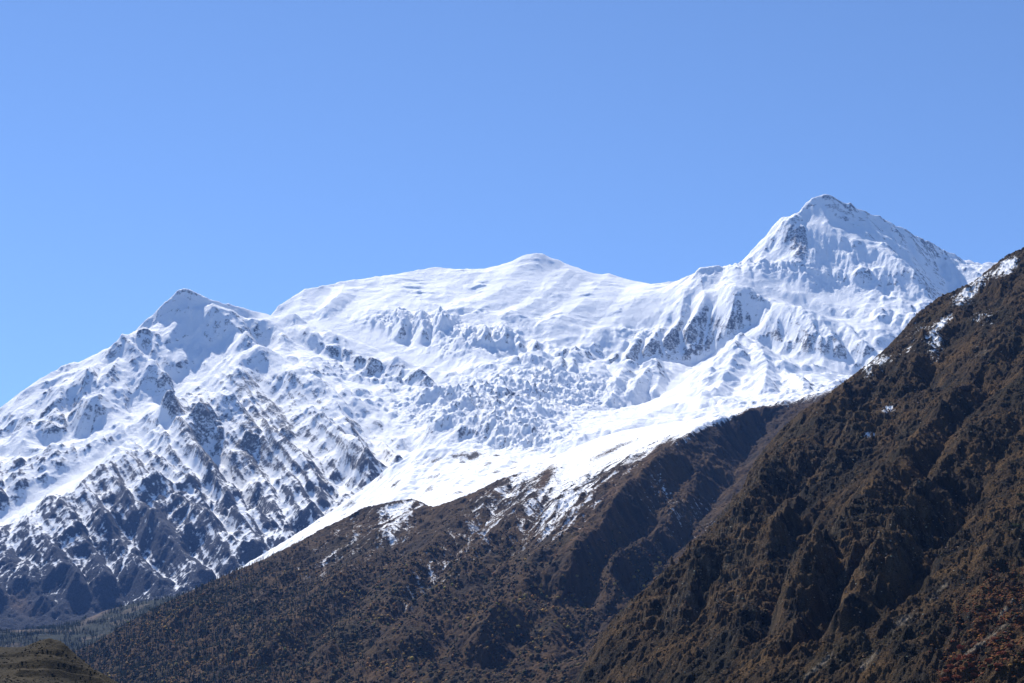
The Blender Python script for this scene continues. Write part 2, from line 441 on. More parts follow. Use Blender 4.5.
# ribs and gullies, where the photographed faces have them
R_ = A.crease
for pts, h, w, w2 in [
    ([(183, 291), (172, 325), (150, 345), (121, 347)], 70, 22, 22), ([(121, 347), (116, 375), (105, 405), (95, 430)], 150, 34, 26), ([(121, 347), (145, 375), (165, 388)], 70, 10, 20), ([(121, 347), (97, 372), (85, 400)], 60, 10, 20),
    ([(205, 300), (215, 325), (238, 345), (245, 355)], 110, 20, 24),
    ([(245, 355), (236, 390), (215, 415), (200, 440)], 90, 26, 26), ([(250, 357), (275, 385), (300, 400), (318, 440), (350, 480)], 100, 26, 26),
    ([(300, 385), (330, 410), (350, 450), (365, 490)], 130, 24, 20), ([(345, 405), (375, 430), (400, 450)], 70, 26, 14),
    ([(205, 386), (190, 405), (170, 435)], 120, 20, 20), ([(150, 400), (155, 420), (165, 437)], 90, 18, 18), ([(165, 437), (190, 465), (208, 500), (245, 545)], 170, 26, 18),
    ([(200, 440), (222, 452), (240, 480), (262, 510), (280, 540)], 140, 24, 16), ([(230, 425), (262, 450), (285, 475), (300, 510), (310, 530)], 170, 22, 18), ([(200, 412), (225, 430), (245, 455)], 100, 16, 14),
    ([(116, 467), (150, 498), (195, 535), (240, 572)], 190, 20, 26), ([(128, 456), (170, 488), (215, 528), (262, 560)], 150, 14, 18), ([(150, 447), (195, 480), (240, 520), (285, 552)], 150, 14, 18),
    ([(100, 485), (125, 520), (165, 560), (200, 595)], 150, 16, 22), ([(82, 503), (105, 545), (135, 580), (160, 605)], 130, 16, 20), ([(58, 523), (80, 560), (105, 595)], 130, 16, 20), ([(35, 545), (50, 575), (75, 605)], 120, 16, 18), ([(8, 575), (25, 600), (40, 622)], 90, 16, 16),
    ([(150, 505), (120, 525), (95, 550)], 70, 12, 10), ([(180, 530), (150, 545), (135, 565)], 70, 10, 10), ([(210, 520), (190, 540), (180, 560)], 60, 10, 10), ([(110, 530), (80, 545), (60, 560)], 60, 12, 10), ([(245, 500), (225, 520), (218, 540)], 70, 10, 10),
    ([(270, 455), (300, 480), (325, 510)], 110, 12, 14), ([(250, 470), (285, 505), (300, 535)], 110, 12, 14), ([(320, 440), (350, 470), (370, 492)], 90, 12, 12), ([(370, 440), (385, 455), (398, 470)], 70, 10, 10),
    ([(150, 445), (182, 452), (212, 490)], 100, 16, 14), ([(20, 420), (30, 435), (22, 455)], 90, 22, 18), ([(62, 400), (56, 420), (48, 440)], 110, 22, 16), ([(90, 380), (85, 400), (78, 430)], 80, 14, 14), ([(120, 412), (100, 425), (85, 435)], 80, 16, 12),
    ([(330, 342), (345, 362), (372, 378)], 60, 14, 10), ([(385, 360), (398, 375), (425, 392)], 60, 12, 10), ([(345, 383), (385, 390), (420, 388)], 50, 10, 8), ([(300, 330), (312, 345), (330, 360)], 60, 12, 10), ([(268, 322), (280, 340), (285, 352)], 60, 14, 12),
    ([(398, 320), (401, 338)], 70, 7, 9), ([(420, 322), (423, 343)], 95, 10, 11), ([(438, 318), (442, 336)], 80, 8, 10), ([(483, 332), (486, 348)], 60, 7, 8), ([(501, 330), (505, 348)], 80, 9, 10), ([(516, 335), (520, 352)], 70, 8, 9), ([(532, 340), (536, 360)], 60, 7, 8),
    ([(560, 372), (562, 384)], 50, 5, 6), ([(572, 368), (574, 382)], 50, 5, 6), ([(360, 320), (400, 326), (440, 324), (470, 318)], -45, 9, 7),
    ([(520, 262), (500, 295), (470, 310), (440, 330)], 40, 26, 20), ([(609, 273), (590, 300), (555, 330), (530, 365)], 50, 30, 20),
    ([(575, 268), (545, 300), (510, 320)], 40, 20, 16), ([(305, 289), (300, 303), (294, 320)], 55, 16, 20), ([(345, 283), (340, 298), (325, 314)], 60, 16, 12), ([(650, 285), (630, 310), (600, 340), (570, 365)], 35, 26, 18),
    ([(700, 275), (705, 305), (690, 340)], 80, 13, 11), ([(715, 280), (735, 312), (730, 340)], 80, 12, 12), ([(685, 295), (680, 325), (668, 352)], 80, 10, 10), ([(668, 318), (660, 340), (648, 362)], 70, 9, 9), ([(648, 335), (638, 352), (628, 368)], 60, 9, 9), ([(625, 350), (618, 360), (612, 370)], 50, 8, 8),
    ([(660, 362), (645, 385), (632, 402)], 70, 12, 12), ([(630, 372), (618, 390), (612, 405)], 60, 10, 10), ([(655, 372), (660, 385), (655, 398)], 50, 8, 8),
    ([(826, 196), (850, 225), (885, 255), (926, 298)], 60, 12, 18), ([(812, 200), (800, 212), (790, 225)], 40, 10, 10), ([(850, 205), (880, 238), (915, 270)], 60, 14, 14), ([(880, 218), (910, 250), (940, 285)], 50, 14, 14),
    ([(742, 340), (735, 370), (715, 405)], 60, 14, 14), ([(752, 345), (768, 375), (765, 402)], 70, 14, 12), ([(780, 368), (792, 385), (805, 400)], 60, 12, 10), ([(715, 368), (708, 392), (700, 415)], 40, 10, 10),
    ([(785, 312), (795, 332), (810, 352)], 60, 9, 9), ([(815, 320), (828, 342), (840, 360)], 60, 9, 9), ([(845, 330), (855, 348), (868, 362)], 50, 8, 8), ([(762, 308), (770, 328), (785, 350)], 60, 9, 9), ([(800, 315), (812, 338), (825, 360)], 50, 8, 8),
]:
    lowf = pts[0][0] < 380 and sum(q[1] for q in pts) / len(pts) > 455
    R_(pts, h * (1.0 if lowf else 1.1), w, w2, taper=(0.42, 0.5) if lowf else (0.3, 1.0))
# ice cliffs and seracs: steep steps below the dome shelf
ice = blob(430, 330, 45, 9, 12) + blob(530, 385, 40, 9) + blob(480, 345, 40, 12, -10) + blob(560, 400, 60, 14) + blob(470, 410, 70, 18) + blob(520, 440, 50, 14) + blob(395, 325, 30, 6) + blob(780, 275, 60, 6, 12) + blob(640, 340, 25, 10)
ice = np.clip(ice, 0, 1)
cl = fbm(X, Y, 160, 5, 11, 0.6, True)
A.z += ice * 45 * (cl - 0.2)
tri = fbm(X + 40 * fbm(X, Y, 120, 3, 3), Y * 0.5, 110, 3, 12, 0.5, True)
A.z += np.clip(blob(415, 330, 35, 9, 8) + blob(500, 345, 30, 8) + blob(560, 360, 40, 12), 0, 1) * 60 * np.maximum(tri, 0)
# terraces in the smooth snow (crevasses, wind steps)
st = fbm(X * 0.35 + wx * 0.2, Y, 95, 4, 9)
brk = sstep(0.0, 0.4, fbm(X, Y, 420, 4, 19))
A.z += smooth * 6 * st + blob(480, 300, 180, 35) * brk * 22 * sstep(-0.05, 0.12, st) + blob(480, 300, 180, 40) * 28 * fbm(X + wx, Y + wy, 520, 4, 18)
log('massif features')
# streaks along the fall line, two sizes, then running particles
diag = fbm((X + 0.85 * A.z) + 60 * fbm(X, Y, 300, 3, 46), (0.85 * X - A.z) * 0.28 + 0.3 * Y, 210, 4, 45, 0.5, True)
leftlow = np.clip(blob(150, 520, 200, 90) + blob(300, 440, 120, 60, 20), 0, 1)
rough0 = rough.copy()
rough = np.clip(rough - 0.7 * blob(372, 360, 70, 13, 22) - 0.35 * leftlow, 0.08, 1)
A.z += rough0 * leftlow * 55 * diag
n1 = fbm(X, Y, 150, 2, 21, ridged=True); n2 = fbm(X, Y, 60, 2, 22, ridged=True)
A.z += rough * (0.35 + 0.65 * rocky) * (40 * A.lic(n1, 7, 3, 2.0) + 26 * fbm(X, Y, 210, 3, 27, 0.45, True))
A.erode(60000, 7, 36, mask=rough * 0.8, half=2, seed=3, cap=4.0)
log('massif eroded')
A.z += rough * rocky * (14 * A.lic(n2, 6, 2, 1.3) + 9 * fbm(X + 30 * n1, Y, 75, 3, 28, 0.6, True))
flute = blob(840, 262, 60, 20, 15) + blob(720, 355, 60, 25) + blob(900, 265, 40, 22, 40)
A.z += np.clip(flute, 0, 1) * 26 * A.lic(fbm(X, Y, 30, 2, 31), 18, 4, 1.2)
A.z += (0.1 + 0.9 * rough * rocky) * 4.5 * fbm(X, Y, 42, 3, 23, 0.6, True)
zs = blur(A.z, 5)
A.z += (0.6 - 0.4 * ice) * np.maximum(0, zs - A.z)
fillm = np.maximum(0, zs - A.z) / A.cell()
gx, gy = A.grad(blur(A.z, 2)); st0 = sstep(0.55, 1.2, np.hypot(gx, gy))
lowp = sstep(2200, 500, A.z)
A.z += rough * st0 * (0.35 + 0.65 * np.maximum(rocky, lowp)) * (7 * fbm(X + 20 * n2, Y, 85, 3, 33, 0.55, True) + 4.5 * fbm(X, Y, 30, 3, 34, 0.6, True))
bxw = X + 30 * fbm(X, Y, 90, 2, 37); byw = Y * 0.8 + 30 * fbm(X, Y, 90, 2, 38)
blk = hash2(np.floor(bxw / 46).astype(np.int32), np.floor(byw / 60).astype(np.int32), 5) + 0.5 * hash2(np.floor((bxw + byw * 0.4) / 24).astype(np.int32), np.floor(byw / 30).astype(np.int32), 6)
icef = np.clip(ice + 0.6 * blob(470, 422, 70, 14) + 0.5 * blob(560, 398, 60, 14), 0, 0.85)
A.z += icef * (22 * blk - 16 * (fbm(X, Y * 0.6, 130, 3, 39, 0.5, True) > 0.45))
A.z += np.clip(blob(720, 350, 70, 40) + blob(830, 345, 70, 22, 15) + 1.6 * blob(840, 262, 60, 22, 20), 0, 1.6) * 20 * A.lic(fbm(X, Y, 40, 2, 48, ridged=True), 9, 3, 1.3)
A.z += ice * 7 * fbm(X, Y, 38, 3, 35, 0.6, True) + smooth * 2.0 * fbm(X, Y, 50, 3, 36)
A.fit_sky(SK_L + [(p[0], p[1]) for p in SK_R if p[0] > 272])
px, py = A.pix()
gx, gy = A.grad(blur(A.z, 1))
slope = np.hypot(gx, gy)
zb = blur(A.z, 6)
curv = (A.z - zb) / A.cell()
gx0, gy0 = A.grad(zb); sl0 = np.hypot(gx0, gy0)
alt = sstep(2000, 100, A.z)                 # 1 low, 0 high
face = -gy / (slope + 0.2) * -1 * 0 + gx / (slope + 0.2)     # >0: falls to the left (gets more snow), <0: falls to the right
lst = A.lic(fbm(X, Y, 45, 2, 42), 8, 2, 1.2); lst /= lst.std()
strata = fbm(X * 0.45 + 0.2 * Y, A.z + 0.35 * X, 60, 4, 43, 0.6); strata /= strata.std()
steep = sstep(0.7, 1.8, slope)
rock = 0.75 * (steep - 0.5) + 0.85 * alt ** 1.5 - 0.42 * face + 0.35 * fbm(X, Y, 420, 6, 41, 0.6) + 0.02 * lst + (0.05 + 0.10 * steep) * strata - 0.33 + 0.55 * fbm(X, Y + A.z, 110, 5, 44, 0.68) + 0.8 * sstep(330, 60, A.z)
rock += np.clip(0.4 * curv, -0.15, 0.3) - np.clip(1.2 * fillm, 0, 0.5) + 0.18 * (rocky - 0.5)
patch = (0.75 * blob(798, 246, 10, 15) + 0.35 * blob(845, 222, 26, 9, 40) + 0.35 * blob(815, 208, 10, 6) + 0.40 * blob(640, 352, 36, 7, -10) + 0.55 * blob(692, 326, 46, 38) + 0.5 * blob(705, 284, 16, 8) + 0.45 * blob(825, 352, 60, 12, 15)
         + 0.5 * blob(60, 600, 150, 35) + 0.35 * blob(130, 510, 60, 35, 30) + 0.2 * blob(183, 308, 10, 5) - 0.35 * blob(185, 325, 40, 30) - 0.2 * blob(825, 215, 30, 12) + 0.3 * blob(870, 298, 40, 4, 8) + 0.2 * blob(345, 352, 22, 5) + 0.15 * blob(400, 380, 45, 5, 25)
         + 0.3 * blob(240, 440, 60, 14, 35) + 0.25 * blob(300, 430, 70, 26, 30) + 0.45 * blob(28, 462, 34, 5, -15) + 0.25 * blob(870, 245, 60, 12, 35) + 0.3 * blob(105, 385, 30, 16) * 0 + 0.35 * blob(60, 425, 24, 12, 30)
         + 0.35 * blob(480, 435, 30, 6) + 0.4 * blob(500, 398, 18, 6) + 0.3 * blob(260, 380, 20, 10) + 0.3 * blob(200, 395, 14, 10, 40) + 0.3 * blob(410, 458, 20, 8, 30) + 0.3 * blob(520, 395, 24, 4))
rock += patch
rock = rock * (1 - 0.35 * leftlow * (A.z > 350))
diagc = fbm((X + 0.85 * A.z), (0.85 * X - A.z) * 0.3 + 0.2 * Y, 42, 4, 47, 0.6); diagc /= diagc.std()
rock += leftlow * (0.12 * diagc + 0.10 - 0.12 * face) - 0.22 * blob(850, 240, 90, 30, 30) * (1 - blob(798, 246, 12, 16)) + 0.25 * blob(250, 420, 60, 30, 30)
rock -= 0.3 * blob(925, 262, 50, 24, 40) + 0.1 * blob(830, 225, 80, 30, 30)
rock += 0.25 * blob(797, 246, 11, 16)
rock -= 0.55 * smooth + 0.45 * icef + 0.5 * blob(500, 290, 250, 40) + 0.3 * blob(230, 400, 12, 30, -30) + 0.25 * blob(740, 395, 50, 40)
snow = np.clip(0.5 - 0.75 * rock, 0, 1.2)
hi = 1 - alt
snow = np.maximum(snow, 0.13 + 0.30 * sstep(700, 1800, A.z) + 0.05 * strata)
snow = np.where(A.z > 400, np.minimum(snow, 0.78 + 0.4 * smooth + 0.25 * sstep(0.6, 0.2, slope)), snow)
low = sstep(400, 50, A.z)
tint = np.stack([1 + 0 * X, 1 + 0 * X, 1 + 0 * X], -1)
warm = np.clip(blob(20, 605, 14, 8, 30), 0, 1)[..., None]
haze_blue = sstep(1500, 300, A.z)[..., None]  # blue of the haze over the low faces, painted into the rock colour
tint = tint * (1 - haze_blue * (1 - np.array([0.62, 0.82, 1.35])))
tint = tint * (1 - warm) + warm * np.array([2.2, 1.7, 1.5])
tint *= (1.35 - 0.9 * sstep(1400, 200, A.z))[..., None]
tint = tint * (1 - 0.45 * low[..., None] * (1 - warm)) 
M_massif = snowrock_mat('snow_and_rock', (0.05, 0.048, 0.05), (0.17, 0.16, 0.15), 17, 20, edge=0.13)
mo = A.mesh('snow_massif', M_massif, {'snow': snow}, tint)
mo['kind'] = 'structure'
log('massif mesh', A.nr, A.nc)
# ------------------------------------------------------------------ ground sheet
def ground():
    M, t, b = newmat('valley_ground_earth')
    P = geopos(t)
    c = mixc(t, maprange(t, noise(t, P, 0.004, 6), 0.35, 0.65), (0.035, 0.045, 0.03), (0.08, 0.065, 0.045))
    t.links.new(c, b.inputs['Base Color']); b.inputs['Roughness'].default_value = 0.95
    n = 60; g = np.linspace(-30000, 30000, n + 1)
    gx, gy = np.meshgrid(g, g + 8000)
    z = np.full(gx.shape, -330.0) + 40 * fbm(gx, gy, 4000, 3, 77)
    v = np.stack([gx, gy, z], -1).reshape(-1, 3)
    idx = np.arange((n + 1) ** 2).reshape(n + 1, n + 1)
    f = np.stack([idx[:-1, :-1], idx[:-1, 1:], idx[1:, 1:], idx[1:, :-1]], -1).reshape(-1, 4)
    o = npmesh('ground', v, f, M); o['kind'] = 'structure'
ground()

# ------------------------------------------------------------------ white snow shoulder between massif and brown ridge
S = Terrain(140, 960, 4700, 7300, 1.0, 1.0)
S.line([(130, 690, 6.6), (160, 650, 6.6), (195, 600, 6.6), (236, 570, 6.55), (290, 538, 6.5), (330, 512, 6.5), (362, 490, 6.5), (385, 470, 6.5), (402, 460, 6.45), (418, 452, 6.45), (430, 448, 6.4), (445, 447, 6.4), (462, 449, 6.4), (500, 450, 6.35), (530, 450, 6.35), (560, 455, 6.3), (590, 450, 6.3), (640, 436, 6.2), (690, 425, 6.2), (760, 408, 6.2), (820, 392, 6.2), (900, 372, 6.2), (960, 360, 6.2)])
S.absline([(100, -250, 4.7), (200, -200, 4.7), (236, 0, 4.7), (430, 330, 4.7), (560, 500, 4.7), (700, 640, 4.7), (850, 800, 4.7), (980, 900, 4.7)])
S.line([(150, 700, 5.9), (200, 640, 5.9), (236, 592, 5.9), (330, 545, 5.7), (430, 508, 5.6), (500, 484, 5.6), (560, 470, 5.6), (640, 452, 5.5), (760, 425, 5.5), (900, 390, 5.5)])
S.absline([(100, -300, 7.3), (200, -200, 7.3), (300, 0, 7.3), (500, 400, 7.3), (750, 600, 7.3), (980, 700, 7.3)])
S.solve()
S.crease([(430, 449), (412, 470), (395, 500)], 22, 22); S.crease([(520, 452), (470, 478), (440, 500)], 16, 30)
S.crease([(555, 460), (530, 470), (500, 484)], 18, 18)
S.z += 30 * fbm(S.X, S.Y, 240, 5, 51) + 5.5 * fbm(S.X, S.Y, 50, 4, 52, 0.6, True)
S.z += 14 * S.lic(fbm(S.X, S.Y, 60, 2, 53), 12, 3, 1.5)
S.fit_sky([(195, 600), (236, 570), (290, 538), (330, 512), (362, 490), (385, 470), (402, 460), (418, 452), (430, 448), (445, 447), (462, 449), (500, 450), (530, 450), (560, 455)])
spx, spy = S.pix()
rk = fbm(S.X, S.Y, 110, 5, 54)
def sblob(cx, cy, rx, ry=None, ang=0, P=None):
    P = P or (spx, spy)
    ry = ry or rx; a = R(ang); dx = P[0] - cx; dy = P[1] - cy
    return np.exp(-(((dx * math.cos(a) + dy * math.sin(a)) / rx) ** 2 + ((-dx * math.sin(a) + dy * math.cos(a)) / ry) ** 2))
ssnow = 0.95 - 0.5 * sstep(0.0, 0.5, rk) - 0.25 * (sblob(437, 460, 14, 8, 40) + sblob(470, 455, 14, 6) + sblob(500, 462, 20, 6) + sblob(396, 482, 9, 5, -40)) * (1 + 2 * rk) - 0.5 * sblob(205, 588, 35, 6, -28)  # bare patches, some painting the grey shading of the crest into the colour
M_sh = snowrock_mat('snow_over_grass', (0.06, 0.05, 0.04), (0.14, 0.12, 0.10), 9, 2.0)
o = S.mesh('snow_shoulder', M_sh, {'snow': ssnow}, np.ones((S.nr * S.nc, 3)))
o['kind'] = 'structure'

# ------------------------------------------------------------------ wooded hill in the valley
V = Terrain(-200, 330, 4700, 7000, 1.0, 1.0)
V.line([(-200, 634, 5.6), (0, 631, 5.6), (60, 630, 5.6), (78, 624, 5.7), (105, 610, 5.9), (135, 601, 6.0), (165, 597, 6.0), (200, 592, 6.0), (260, 575, 6.0), (340, 560, 6.0)])
V.line([(-200, 641, 5.2), (0, 640, 5.2), (60, 639, 5.2), (110, 632, 5.3), (150, 625, 5.4), (220, 615, 5.5)])
V.line([(-200, 662, 5.0), (60, 662, 5.0), (150, 655, 5.0), (330, 640, 5.0)])
V.absline([(-90, -250, 4.7), (330, -200, 4.7)])
V.absline([(-90, -250, 7.0), (100, -250, 7.0), (330, -150, 7.0)])
V.line([(-200, 640, 5.3), (-200, 634, 5.6)])
V.solve()
V.z += 16 * fbm(V.X, V.Y, 240, 4, 61) + 3 * fbm(V.X, V.Y, 30, 3, 62)
vpx, vpy = V.pix()
vt = 0.5 + fbm(V.X, V.Y, 160, 5, 63)
vc = np.where((vt > 0.75)[..., None], [0.07, 0.058, 0.042], [0.013, 0.018, 0.012])
ridge = (sblob(95, 616, 18, 3, -32, (vpx, vpy)) + sblob(115, 605, 14, 3, -25, (vpx, vpy)) + 0.7 * sblob(30, 631, 40, 1.5, 0, (vpx, vpy)))[..., None]
vc = vc * (1 - np.clip(ridge, 0, 1)) + np.clip(ridge, 0, 1) * np.array([0.10, 0.075, 0.06])
def earth_mat(name, grain, bump, lo=0.55, hi=1.5):
    m, t, b = newmat(name)
    P = geopos(t)
    n1 = noise(t, P, 1 / grain, 5, 0.7); n2 = noise(t, P, 1 / (grain * 0.3), 3, 0.7)
    mul = t.nodes.new('ShaderNodeMix'); mul.data_type = 'RGBA'; mul.blend_type = 'MULTIPLY'; mul.inputs[0].default_value = 1.0
    g = mixc(t, maprange(t, math_(t, 'ADD', n1, math_(t, 'MULTIPLY', n2, 0.5)), 0.55, 0.95), (lo, lo, lo), (hi, hi, hi))
    t.links.new(attr(t, 'col', 'Color'), mul.inputs[6]); t.links.new(g, mul.inputs[7])
    t.links.new(mul.outputs[2], b.inputs['Base Color']); b.inputs['Roughness'].default_value = 0.95
    b.inputs['Specular IOR Level'].default_value = 0.1
    bp = t.nodes.new('ShaderNodeBump'); bp.inputs['Distance'].default_value = bump
    t.links.new(math_(t, 'ADD', n1, math_(t, 'MULTIPLY', n2, 0.4)), bp.inputs['Height'])
    t.links.new(bp.outputs[0], b.inputs['Normal'])
    return m
o = V.mesh('valley_hill', earth_mat('valley_hill_earth', 12, 4), None, vc)
o['kind'] = 'structure'

# ------------------------------------------------------------------ brown ridge with snow on its crest
B = Terrain(20, 900, 2350, 5900, 1.2, 0.8)
B.absline([(20, -280, 3.0), (20, -230, 3.6), (20, -260, 4.2), (20, -350, 5.8)])
B.line([(40, 664, 3.9), (90, 645, 4.0), (130, 622, 4.1), (180, 596, 4.2), (230, 573, 4.3), (262, 560, 4.35), (300, 541, 4.4), (325, 527, 4.45), (345, 518, 4.5), (362, 508, 4.5), (380, 504, 4.5), (400, 500, 4.55), (415, 499, 4.55), (432, 507, 4.55), (442, 504, 4.6), (470, 494, 4.65), (500, 479, 4.7), (520, 473, 4.75), (545, 466, 4.8), (556, 457, 4.8), (575, 447, 4.85), (600, 437, 4.9), (625, 430, 4.95), (650, 426, 5.0), (690, 420, 5.0), (730, 410, 5.05), (760, 403, 5.1), (790, 398, 5.1), (820, 391, 5.15), (860, 378, 5.2), (940, 360, 5.2), (1010, 350, 5.2)])
B.line([(770, 410, 4.9), (745, 424, 4.7), (700, 432, 4.55), (685, 450, 4.35), (660, 475, 4.15), (640, 492, 4.0), (615, 520, 3.8), (590, 552, 3.6), (568, 580, 3.45), (545, 620, 3.25), (500, 683, 3.0)])
B.line([(765, 425, 4.9), (750, 455, 4.55), (730, 490, 4.2), (700, 530, 3.9), (668, 570, 3.65), (630, 605, 3.4), (600, 640, 3.2), (570, 683, 3.0)])
B.absline([(20, -280, 2.9), (90, -250, 3.0), (200, -200, 2.75), (300, -170, 2.6), (500, -130, 2.35), (800, 0, 2.35), (1010, 300, 2.35)])
B.line([(90, 683, 3.45), (200, 683, 3.2), (300, 683, 3.05), (400, 683, 2.95)])
B.line([(850, 395, 4.9), (850, 450, 4.2), (820, 520, 3.6), (760, 600, 3.0)])
B.absline([(20, -350, 5.9), (300, -50, 5.9), (560, 300, 5.9), (800, 500, 5.9), (1010, 600, 5.9)])
B.solve()
bx = B.crease
for pts, h, w in [
    ([(415, 500), (400, 520), (370, 560), (320, 610), (270, 660)], 26, 26), ([(345, 518), (320, 545), (270, 590), (200, 640)], 22, 26), ([(262, 560), (230, 590), (180, 630), (140, 660)], 22, 26),
    ([(500, 480), (470, 515), (430, 560), (380, 610), (330, 665)], 30, 30), ([(556, 458), (530, 500), (490, 550), (440, 605), (400, 660)], 34, 30), ([(600, 440), (585, 480), (550, 520), (500, 575), (460, 630)], 26, 26),
    ([(690, 425), (640, 460), (600, 500), (560, 545), (520, 600), (480, 660)], 40, 34),
    ([(545, 468), (515, 505), (480, 545), (420, 600)], -26, 22), ([(440, 505), (415, 540), (370, 590), (300, 650)], -26, 22), ([(585, 455), (560, 500), (515, 555), (470, 610), (430, 670)], -26, 20),
    ([(752, 424), (705, 434), (685, 450), (662, 474), (640, 492), (612, 528), (592, 556), (578, 580)], 62, (24, 70)), ([(668, 560), (650, 575), (622, 585), (600, 615)], 40, 26), ([(665, 545), (640, 565), (615, 590)], 30, 16), ([(740, 440), (710, 470), (690, 510), (660, 550)], 24, 16),
    ([(620, 545), (600, 575), (590, 610)], -40, 24), ([(430, 570), (410, 600), (420, 640)], -16, 14),
]: bx(pts, h, *(w if isinstance(w, tuple) else (w,)))
bpx, bpy_ = B.pix()
sm = 1 - 0.8 * np.clip(sblob(650, 435, 90, 22, -20, (bpx, bpy_)) + sblob(590, 455, 45, 18, -35, (bpx, bpy_)), 0, 1)
B.z += sm * 26 * (fbm(B.X, B.Y, 420, 5, 71, 0.5, True) - 0.2)
B.z += sm * 26 * B.lic(fbm(B.X, B.Y, 70, 2, 72), 16, 4, 2.0) + sm * 12 * fbm(B.X, B.Y, 110, 4, 79, 0.6, True)
B.erode(40000, 5, 30, mask=sm, half=2, seed=5, cap=3.0)
B.z += (0.3 + 0.7 * sm) * 11 * B.lic(fbm(B.X, B.Y, 24, 2, 73), 14, 2, 1.4)
B.z += (0.25 + 0.75 * sm) * 4.5 * fbm(B.X, B.Y, 22, 4, 74, 0.65, True)
BSK = [(40, 664), (90, 645), (130, 622), (180, 596), (230, 573), (262, 560), (300, 541), (325, 527), (345, 518), (362, 508), (380, 504), (400, 500), (415, 499), (432, 507), (442, 504), (470, 494), (500, 479), (520, 473), (545, 466), (556, 457), (575, 447), (600, 437), (625, 430), (650, 426), (690, 420), (730, 410), (760, 403), (790, 398), (820, 391), (860, 378)]
gul = sblob(680, 490, 60, 30, -50, B.pix()) + sblob(620, 560, 50, 30, -50, B.pix())
B.z += np.clip(gul, 0, 1) * (14 * fbm(B.X, B.Y, 60, 4, 112, 0.6, True) + 5 * fbm(B.X, B.Y, 16, 3, 113, 0.6))
B.fit_sky(BSK, keep=4)
log('ridge shaped')
bpx, bpy_ = B.pix(); BP = (bpx, bpy_)
gx, gy = B.grad(blur(B.z, 1)); slope = np.hypot(gx, gy)
stre = B.lic(fbm(B.X, B.Y, 26, 2, 75), 22, 3, 1.3)
stre = stre / stre.std()
big = fbm(B.X, B.Y, 260, 5, 76)
cav = (B.z - blur(B.z, 5)) / B.cell()
bsnow = (1.2 * sblob(640, 440, 75, 15, -20, BP) + 0.9 * sblob(590, 452, 45, 13, -30, BP) + 0.95 * sblob(740, 408, 70, 8, -15, BP) + 0.5 * sblob(565, 485, 50, 24, -50, BP) + 0.95 * sblob(525, 476, 16, 4, -28, BP)
         + 0.8 * sblob(400, 507, 22, 6, -10, BP) + 0.5 * sblob(395, 525, 20, 16, -50, BP) + 0.35 * sblob(500, 500, 45, 20, -40, BP) + 0.18 * sblob(420, 580, 60, 30, -40, BP) + 0.3 * sblob(690, 480, 50, 50, 0, BP)
         + 0.25 * sblob(340, 550, 60, 30, -35, BP) + 0.6 * sblob(712, 418, 26, 8, -20, BP) - 0.7 * sblob(680, 428, 26, 4, -22, BP) * 0 - 1.6 * sblob(757, 414, 16, 5, -10, BP) - 1.2 * sblob(700, 470, 30, 22, 0, BP) * 0.6)
bsnow += 0.30 * sblob(565, 495, 75, 30, -50, BP) + 0.10 * sblob(470, 540, 60, 20, -45, BP)
bsnow = bsnow + 0.24 * stre * np.clip(bsnow * 3, 0, 1) + 0.3 * big * np.clip(bsnow * 2, 0, 1) - 0.08
crest_d = (bpy_ - np.interp(bpx, [b[0] for b in BSK], [b[1] for b in BSK]))
bsnow = np.minimum(bsnow, 0.72)
bsnow += 0.45 * sstep(14, 2, crest_d) * sstep(545, 600, bpx) * (crest_d < 30) + 0.5 * sstep(5, 0, crest_d) * sstep(470, 520, bpx) * sstep(0, 0.3, big + 0.1)
bsnow += np.clip(-cav * 0.35, -0.25, 0.25)
bsnow -= 1.1 * (sblob(702, 438, 18, 4, -42, BP) + sblob(755, 413, 16, 5, -10, BP) + sblob(658, 452, 14, 4, -40, BP) + 0.7 * sblob(728, 446, 10, 5, -40, BP) + 0.3 * sblob(612, 450, 26, 2, -25, BP) + 0.6 * sblob(735, 426, 18, 3, -30, BP) + 0.6 * sblob(545, 478, 14, 5, -60, BP))
alt = sstep(-100, 700, B.z)
brown = np.array([0.072, 0.044, 0.014]); dark = np.array([0.016, 0.010, 0.005]); oliv = np.array([0.036, 0.033, 0.010]); tan = np.array([0.085, 0.052, 0.028])
k = np.clip(0.5 + 0.8 * big + 0.2 * stre + 0.5 * fbm(B.X, B.Y, 70, 4, 80, 0.6), 0, 1)[..., None]
bc = dark * (1 - k) + brown * k
k2 = (sstep(0.0, 0.5, fbm(B.X, B.Y, 180, 4, 78)) * (1 - alt))[..., None] * 0.6
bc = bc * (1 - k2) + oliv * k2
k3 = (np.clip(sblob(600, 520, 90, 22, -48, BP) + 0.8 * sblob(560, 480, 60, 40, -45, BP), 0, 1) * sstep(-0.4, 1.2, stre))[..., None]
bc = bc * (1 - k3) + tan * k3
scar = (np.clip(sblob(250, 605, 22, 4, -50, BP) + sblob(222, 650, 26, 5, -42, BP), 0, 1) * sstep(0.0, 1.0, stre))[..., None] * 0.8
bc = bc * (1 - scar) + scar * np.array([0.15, 0.14, 0.13])
M_br = snowrock_mat('brown_ridge_earth', (0.6, 0.6, 0.6), (1.35, 1.35, 1.35), 7, 3.0, edge=0.2)
o = B.mesh('brown_ridge', M_br, {'snow': bsnow}, bc * np.array([1.02, 0.85, 0.68]))
o['kind'] = 'structure'
log('ridge mesh', B.nr, B.nc)
